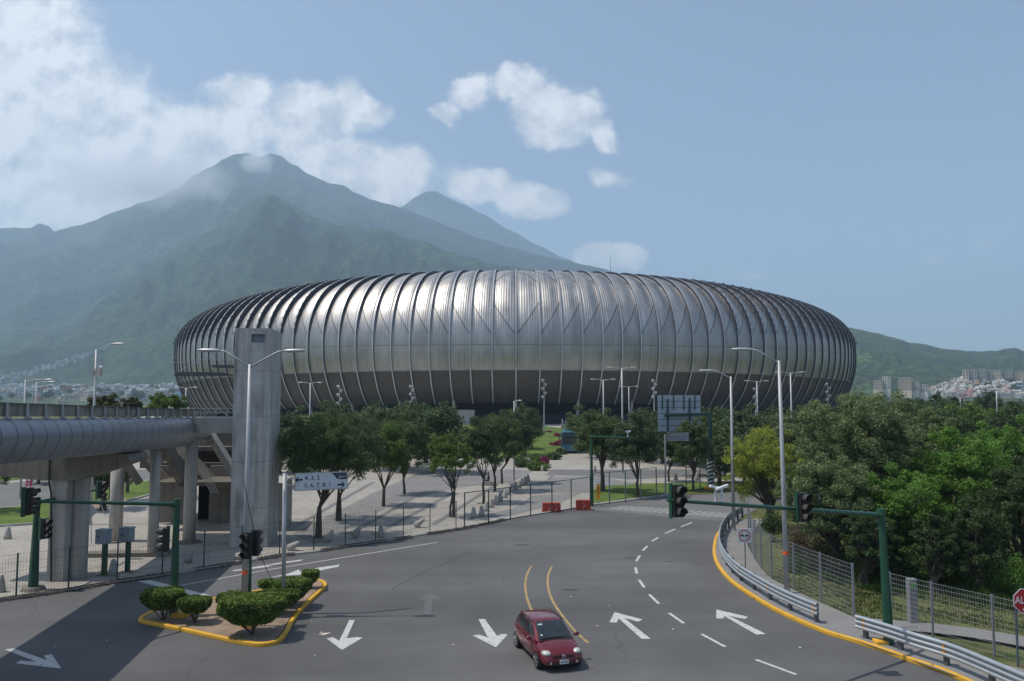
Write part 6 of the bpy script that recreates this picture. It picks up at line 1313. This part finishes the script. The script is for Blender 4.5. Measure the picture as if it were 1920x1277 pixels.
# ------------------------------------------------------------------ the towns
rnd = random.Random(21)
hw_ = [mat('house_white', (.58, .57, .54), .8, var=.06, scale=.1), mat('house_cream', (.50, .44, .36), .8, var=.08, scale=.1), mat('house_grey', (.34, .34, .34), .8, var=.1, scale=.1), mat('house_terracotta', (.40, .20, .12), .8), mat('house_blue', (.30, .38, .46), .8), mat('house_pink', (.50, .28, .27), .8)]
win_m = mat('far_window', (.03, .035, .04), .3)
def house_proto(k, w_, d_, floors, m_):
    mb = MB(); h = floors*3.0; mb.box((0, 0, h/2-1), (w_, d_, h+2)); mb.box((0, 0, h+.25), (w_+.3, d_+.3, .5)); mb.box((w_*.2, 0, h+1.2), (w_*.35, d_*.5, 1.8))
    nx = max(1, int(w_/3))
    for f in range(floors):
        for i in range(nx): mb.box((-w_/2+w_*(i+.5)/nx, -d_/2-.02, f*3+1.7), (w_/nx*.42, .12, 1.3), m=1)
        for i in range(2): mb.box((-w_/2-.02, -d_/2+d_*(i+.5)/2, f*3+1.7), (.12, d_/2*.35, 1.3), m=1); mb.box((w_/2+.02, -d_/2+d_*(i+.5)/2, f*3+1.7), (.12, d_/2*.35, 1.3), m=1)
    o = mb.build('house', [m_, win_m]); o.location = (0, 0, -200); return o
HP = [house_proto(i, *a) for i, a in enumerate([(9, 9, 2, hw_[0]), (12, 9, 2, hw_[0]), (8, 8, 1, hw_[1]), (10, 10, 3, hw_[0]), (14, 9, 2, hw_[2]), (9, 8, 2, hw_[3]), (10, 8, 2, hw_[4]), (16, 12, 2, hw_[0]), (9, 9, 2, hw_[5]), (12, 10, 2, hw_[1])])]
PL = []
def house(hill, px, py, label, group, ks, sc=1):
    p = hill.hit(px, py)
    if p: s_ = sc*rnd.uniform(.8, 1.2); PL.append((s_/p[1], p, rnd.choice(ks), rnd.choice((0, .3, -.3, .6, -.5)), s_, s_*rnd.uniform(.85, 1.2), label, group))
LA = 'small pale flat-roofed house in the left-hand town below the mountain'
for i in range(230): house(LEFTH, rnd.uniform(-20, 345)**1, 728+abs(rnd.gauss(0, 13)), LA, 'houses of the left-hand town', (0, 1, 2, 3, 4, 6, 7, 9, 0, 5), 1.05)
LB = 'tiny pale house on the streak climbing the mountain foot at the left'
for i in range(80):
    t_ = rnd.random(); px = 200*t_; py = 716-62*t_**1.15+rnd.gauss(0, 4*(1-t_)+1); house(SPUR, px, py, LB, 'houses climbing the mountain foot', (0, 2, 4, 6), 1.0-.3*t_)
LC = 'small white or pastel house crowding the rise in the right-hand town'
for i in range(190):
    px = rnd.uniform(1745, 1960); lo = interp([(1740, 726), (1790, 714), (1840, 709), (1960, 706)], px); house(TOWNH, px, rnd.uniform(lo+2, lo+26), LC, 'houses on the right-hand rise', (0, 0, 1, 2, 3, 0, 1, 9, 7, 4, 1, 2, 0, 5), .72)
LD = 'low pale house in the right-hand town just above the far wood'
for i in range(100): house(TOWNH, rnd.uniform(1600, 1960), rnd.uniform(731, 747), LD, 'low houses above the far right wood', (0, 1, 2, 4, 0, 7, 9, 8), .8)
PL.sort(key=lambda q: -q[0]); hused = set(); rest = [MB() for _ in range(1)]; rest_m = hw_+[win_m]
for i, (_, p, k, an, s_, sz, lb, grp) in enumerate(PL):
    if i < 296:
        o = HP[k]
        if k in hused: o = o.copy(); COL.objects.link(o)
        hused.add(k); o.location = p; o.rotation_euler = (0, 0, an); o.scale = (s_, s_, sz); tag(o, lb, 'house', grp)
    else:
        mb = rest[0]; me = HP[k].data; M = Matrix.Rotation(an, 3, 'Z'); n_ = len(mb.v)
        for v in me.vertices: q = M@Vector((v.co.x*s_, v.co.y*s_, v.co.z*sz)); mb.v.append((q.x+p[0], q.y+p[1], q.z+p[2]))
        for f in me.polygons: mb.f.append(tuple(n_+j for j in f.vertices)); mb.m.append(len(hw_) if f.material_index else hw_.index(me.materials[0]))
for k in range(len(HP)):
    if k not in hused: bpy.data.objects.remove(HP[k])
if rest[0].v: o = rest[0].build('houses', rest_m); tag(o, 'mass of the smallest, farthest houses filling in both towns', 'houses', kind='stuff')
def block(l, r, top, bot, d, m_, lb, floors):
    p = W((l+r)/2, bot, d); w_ = (r-l)/FPX*d; h = (bot-top)/FPX*d; t = thing('apartment_block', lb, 'building', p, R(-38), group='apartment blocks of the right-hand town'); mb = MB(); mb.box((0, w_*.4, h/2-4), (w_, w_*.8, h+8)); wl = mb.build('wall', m_, t); mb = MB()
    mb.box((0, w_*.4, h+.4), (w_*1.03, w_*.84, .8)); mb.build('roof', hw_[2], t); nx = max(2, int((r-l)/3.4)); floors += 1
    for i in range(nx):
        for f in range(floors): mb = MB(); mb.box((-w_/2+w_*(i+.5)/nx, -.05, h*(f+.55)/floors), (w_/nx*.6, .3, h/floors*.5)); mb.build('window', win_m, wl)
BL = [(1806, 1816, 694, 712, 0, 'brownish apartment block at the left end of the ridge row'), (1817, 1830, 694, 712, 2, 'grey apartment block second from the left in the ridge row'), (1836, 1849, 693, 711, 2, 'tall grey apartment block right of the gap in the ridge row'), (1850, 1857, 694, 711, 2, 'narrow grey apartment block in the ridge row'), (1861, 1877, 695, 711, 1, 'cream apartment block in the middle of the ridge row'), (1881, 1898, 696, 711, 2, 'grey apartment block right of the cream one'), (1902, 1921, 698, 712, 1, 'cream apartment block cut by the right edge')]
for l, r, tp_, bt, k, lb in BL: block(l, r, tp_, bt, 1040, [hw_[1], hw_[1], hw_[2]][k] if k < 3 else hw_[1], lb, 5)
for l, r, tp_, bt, k, lb in [(1686, 1708, 709, 732, 1, 'broad white-and-beige apartment block alone above the bright trees'), (1706, 1722, 718, 733, 0, 'lower white block attached right of the beige one'), (1655, 1668, 707, 730, 0, 'stepped white building beside the mesquite top'), (1638, 1654, 714, 731, 1, 'lower cream part of the stepped buildings'), (1722, 1738, 722, 735, 0, 'white block right of the lower one')]: block(l, r, tp_, bt, 800, hw_[k], lb, 5)
block(1910, 1960, 718, 732, 900, hw_[4], 'long pale blue warehouse at the right edge of the town', 2)
L5 = 'round dark tree between the houses of the left-hand town'
for i in range(40):
    p = LEFTH.hit(rnd.uniform(-10, 340), rnd.uniform(732, 756))
    if p: dup(protos[3], p, rnd.uniform(0, 6), rnd.uniform(.9, 1.6), L5, 'trees in the left-hand town')
L6 = 'round dark tree between the houses of the right-hand town'
for i in range(60):
    p = TOWNH.hit(rnd.uniform(1620, 1950), rnd.uniform(716, 746))
    if p: dup(protos[rnd.choice((3, 1))], p, rnd.uniform(0, 6), rnd.uniform(.7, 1.2), L6, 'trees in the right-hand town')
for (px, pt) in ((1748, 742), (1822, 738), (1840, 742)):
    pass
# ------------------------------------------------------------------ cloud hanging on the summit
def cloud(c, r_, dens, seed, label):
    mb = MB(); mb.ell((0, 0, 0), (1, 1, 1), 20, 12); m = bpy.data.materials.new('cloud_vapour'); m.use_nodes = True; N = m.node_tree.nodes; L = m.node_tree.links; N.remove(N['Principled BSDF'])
    tc = N.new('ShaderNodeTexCoord'); ln = N.new('ShaderNodeVectorMath'); ln.operation = 'LENGTH'; L.new(tc.outputs['Object'], ln.inputs[0])
    g_ = N.new('ShaderNodeNewGeometry'); n = N.new('ShaderNodeTexNoise'); n.inputs['Scale'].default_value = 1/190; n.inputs['Detail'].default_value = 5; n.inputs['Roughness'].default_value = .55
    mp = N.new('ShaderNodeMapping'); mp.inputs['Location'].default_value = (seed*1000, 0, 0); L.new(g_.outputs['Position'], mp.inputs[0]); L.new(mp.outputs[0], n.inputs['Vector'])
    a = mth(N, L, 'SUBTRACT', 1.0, ln.outputs['Value']); b = mth(N, L, 'ADD', a, mth(N, L, 'MULTIPLY', mth(N, L, 'SUBTRACT', n.outputs[0], .5), 1.5))
    mr = N.new('ShaderNodeMapRange'); L.new(b, mr.inputs[0]); mr.inputs[1].default_value = .22; mr.inputs[2].default_value = .75; mr.inputs[3].default_value = 0; mr.inputs[4].default_value = dens
    v = N.new('ShaderNodeVolumePrincipled'); v.inputs['Color'].default_value = (.98, .985, 1, 1); v.inputs['Anisotropy'].default_value = .2; L.new(mr.outputs[0], v.inputs['Density']); L.new(v.outputs[0], N['Material Output'].inputs['Volume'])
    o = mb.build('cloud', m); o.location = c; o.scale = r_; tag(o, label, 'cloud', kind='stuff'); return o
cloud(W(262, 335, 3850), (640, 260, 200), .0065, 1, 'white cloud bank lying against the left flank of the summit')
cloud(W(478, 303, 4250), (135, 90, 75), .012, 2, 'small wisp of cloud crossing the mountain just below the summit')
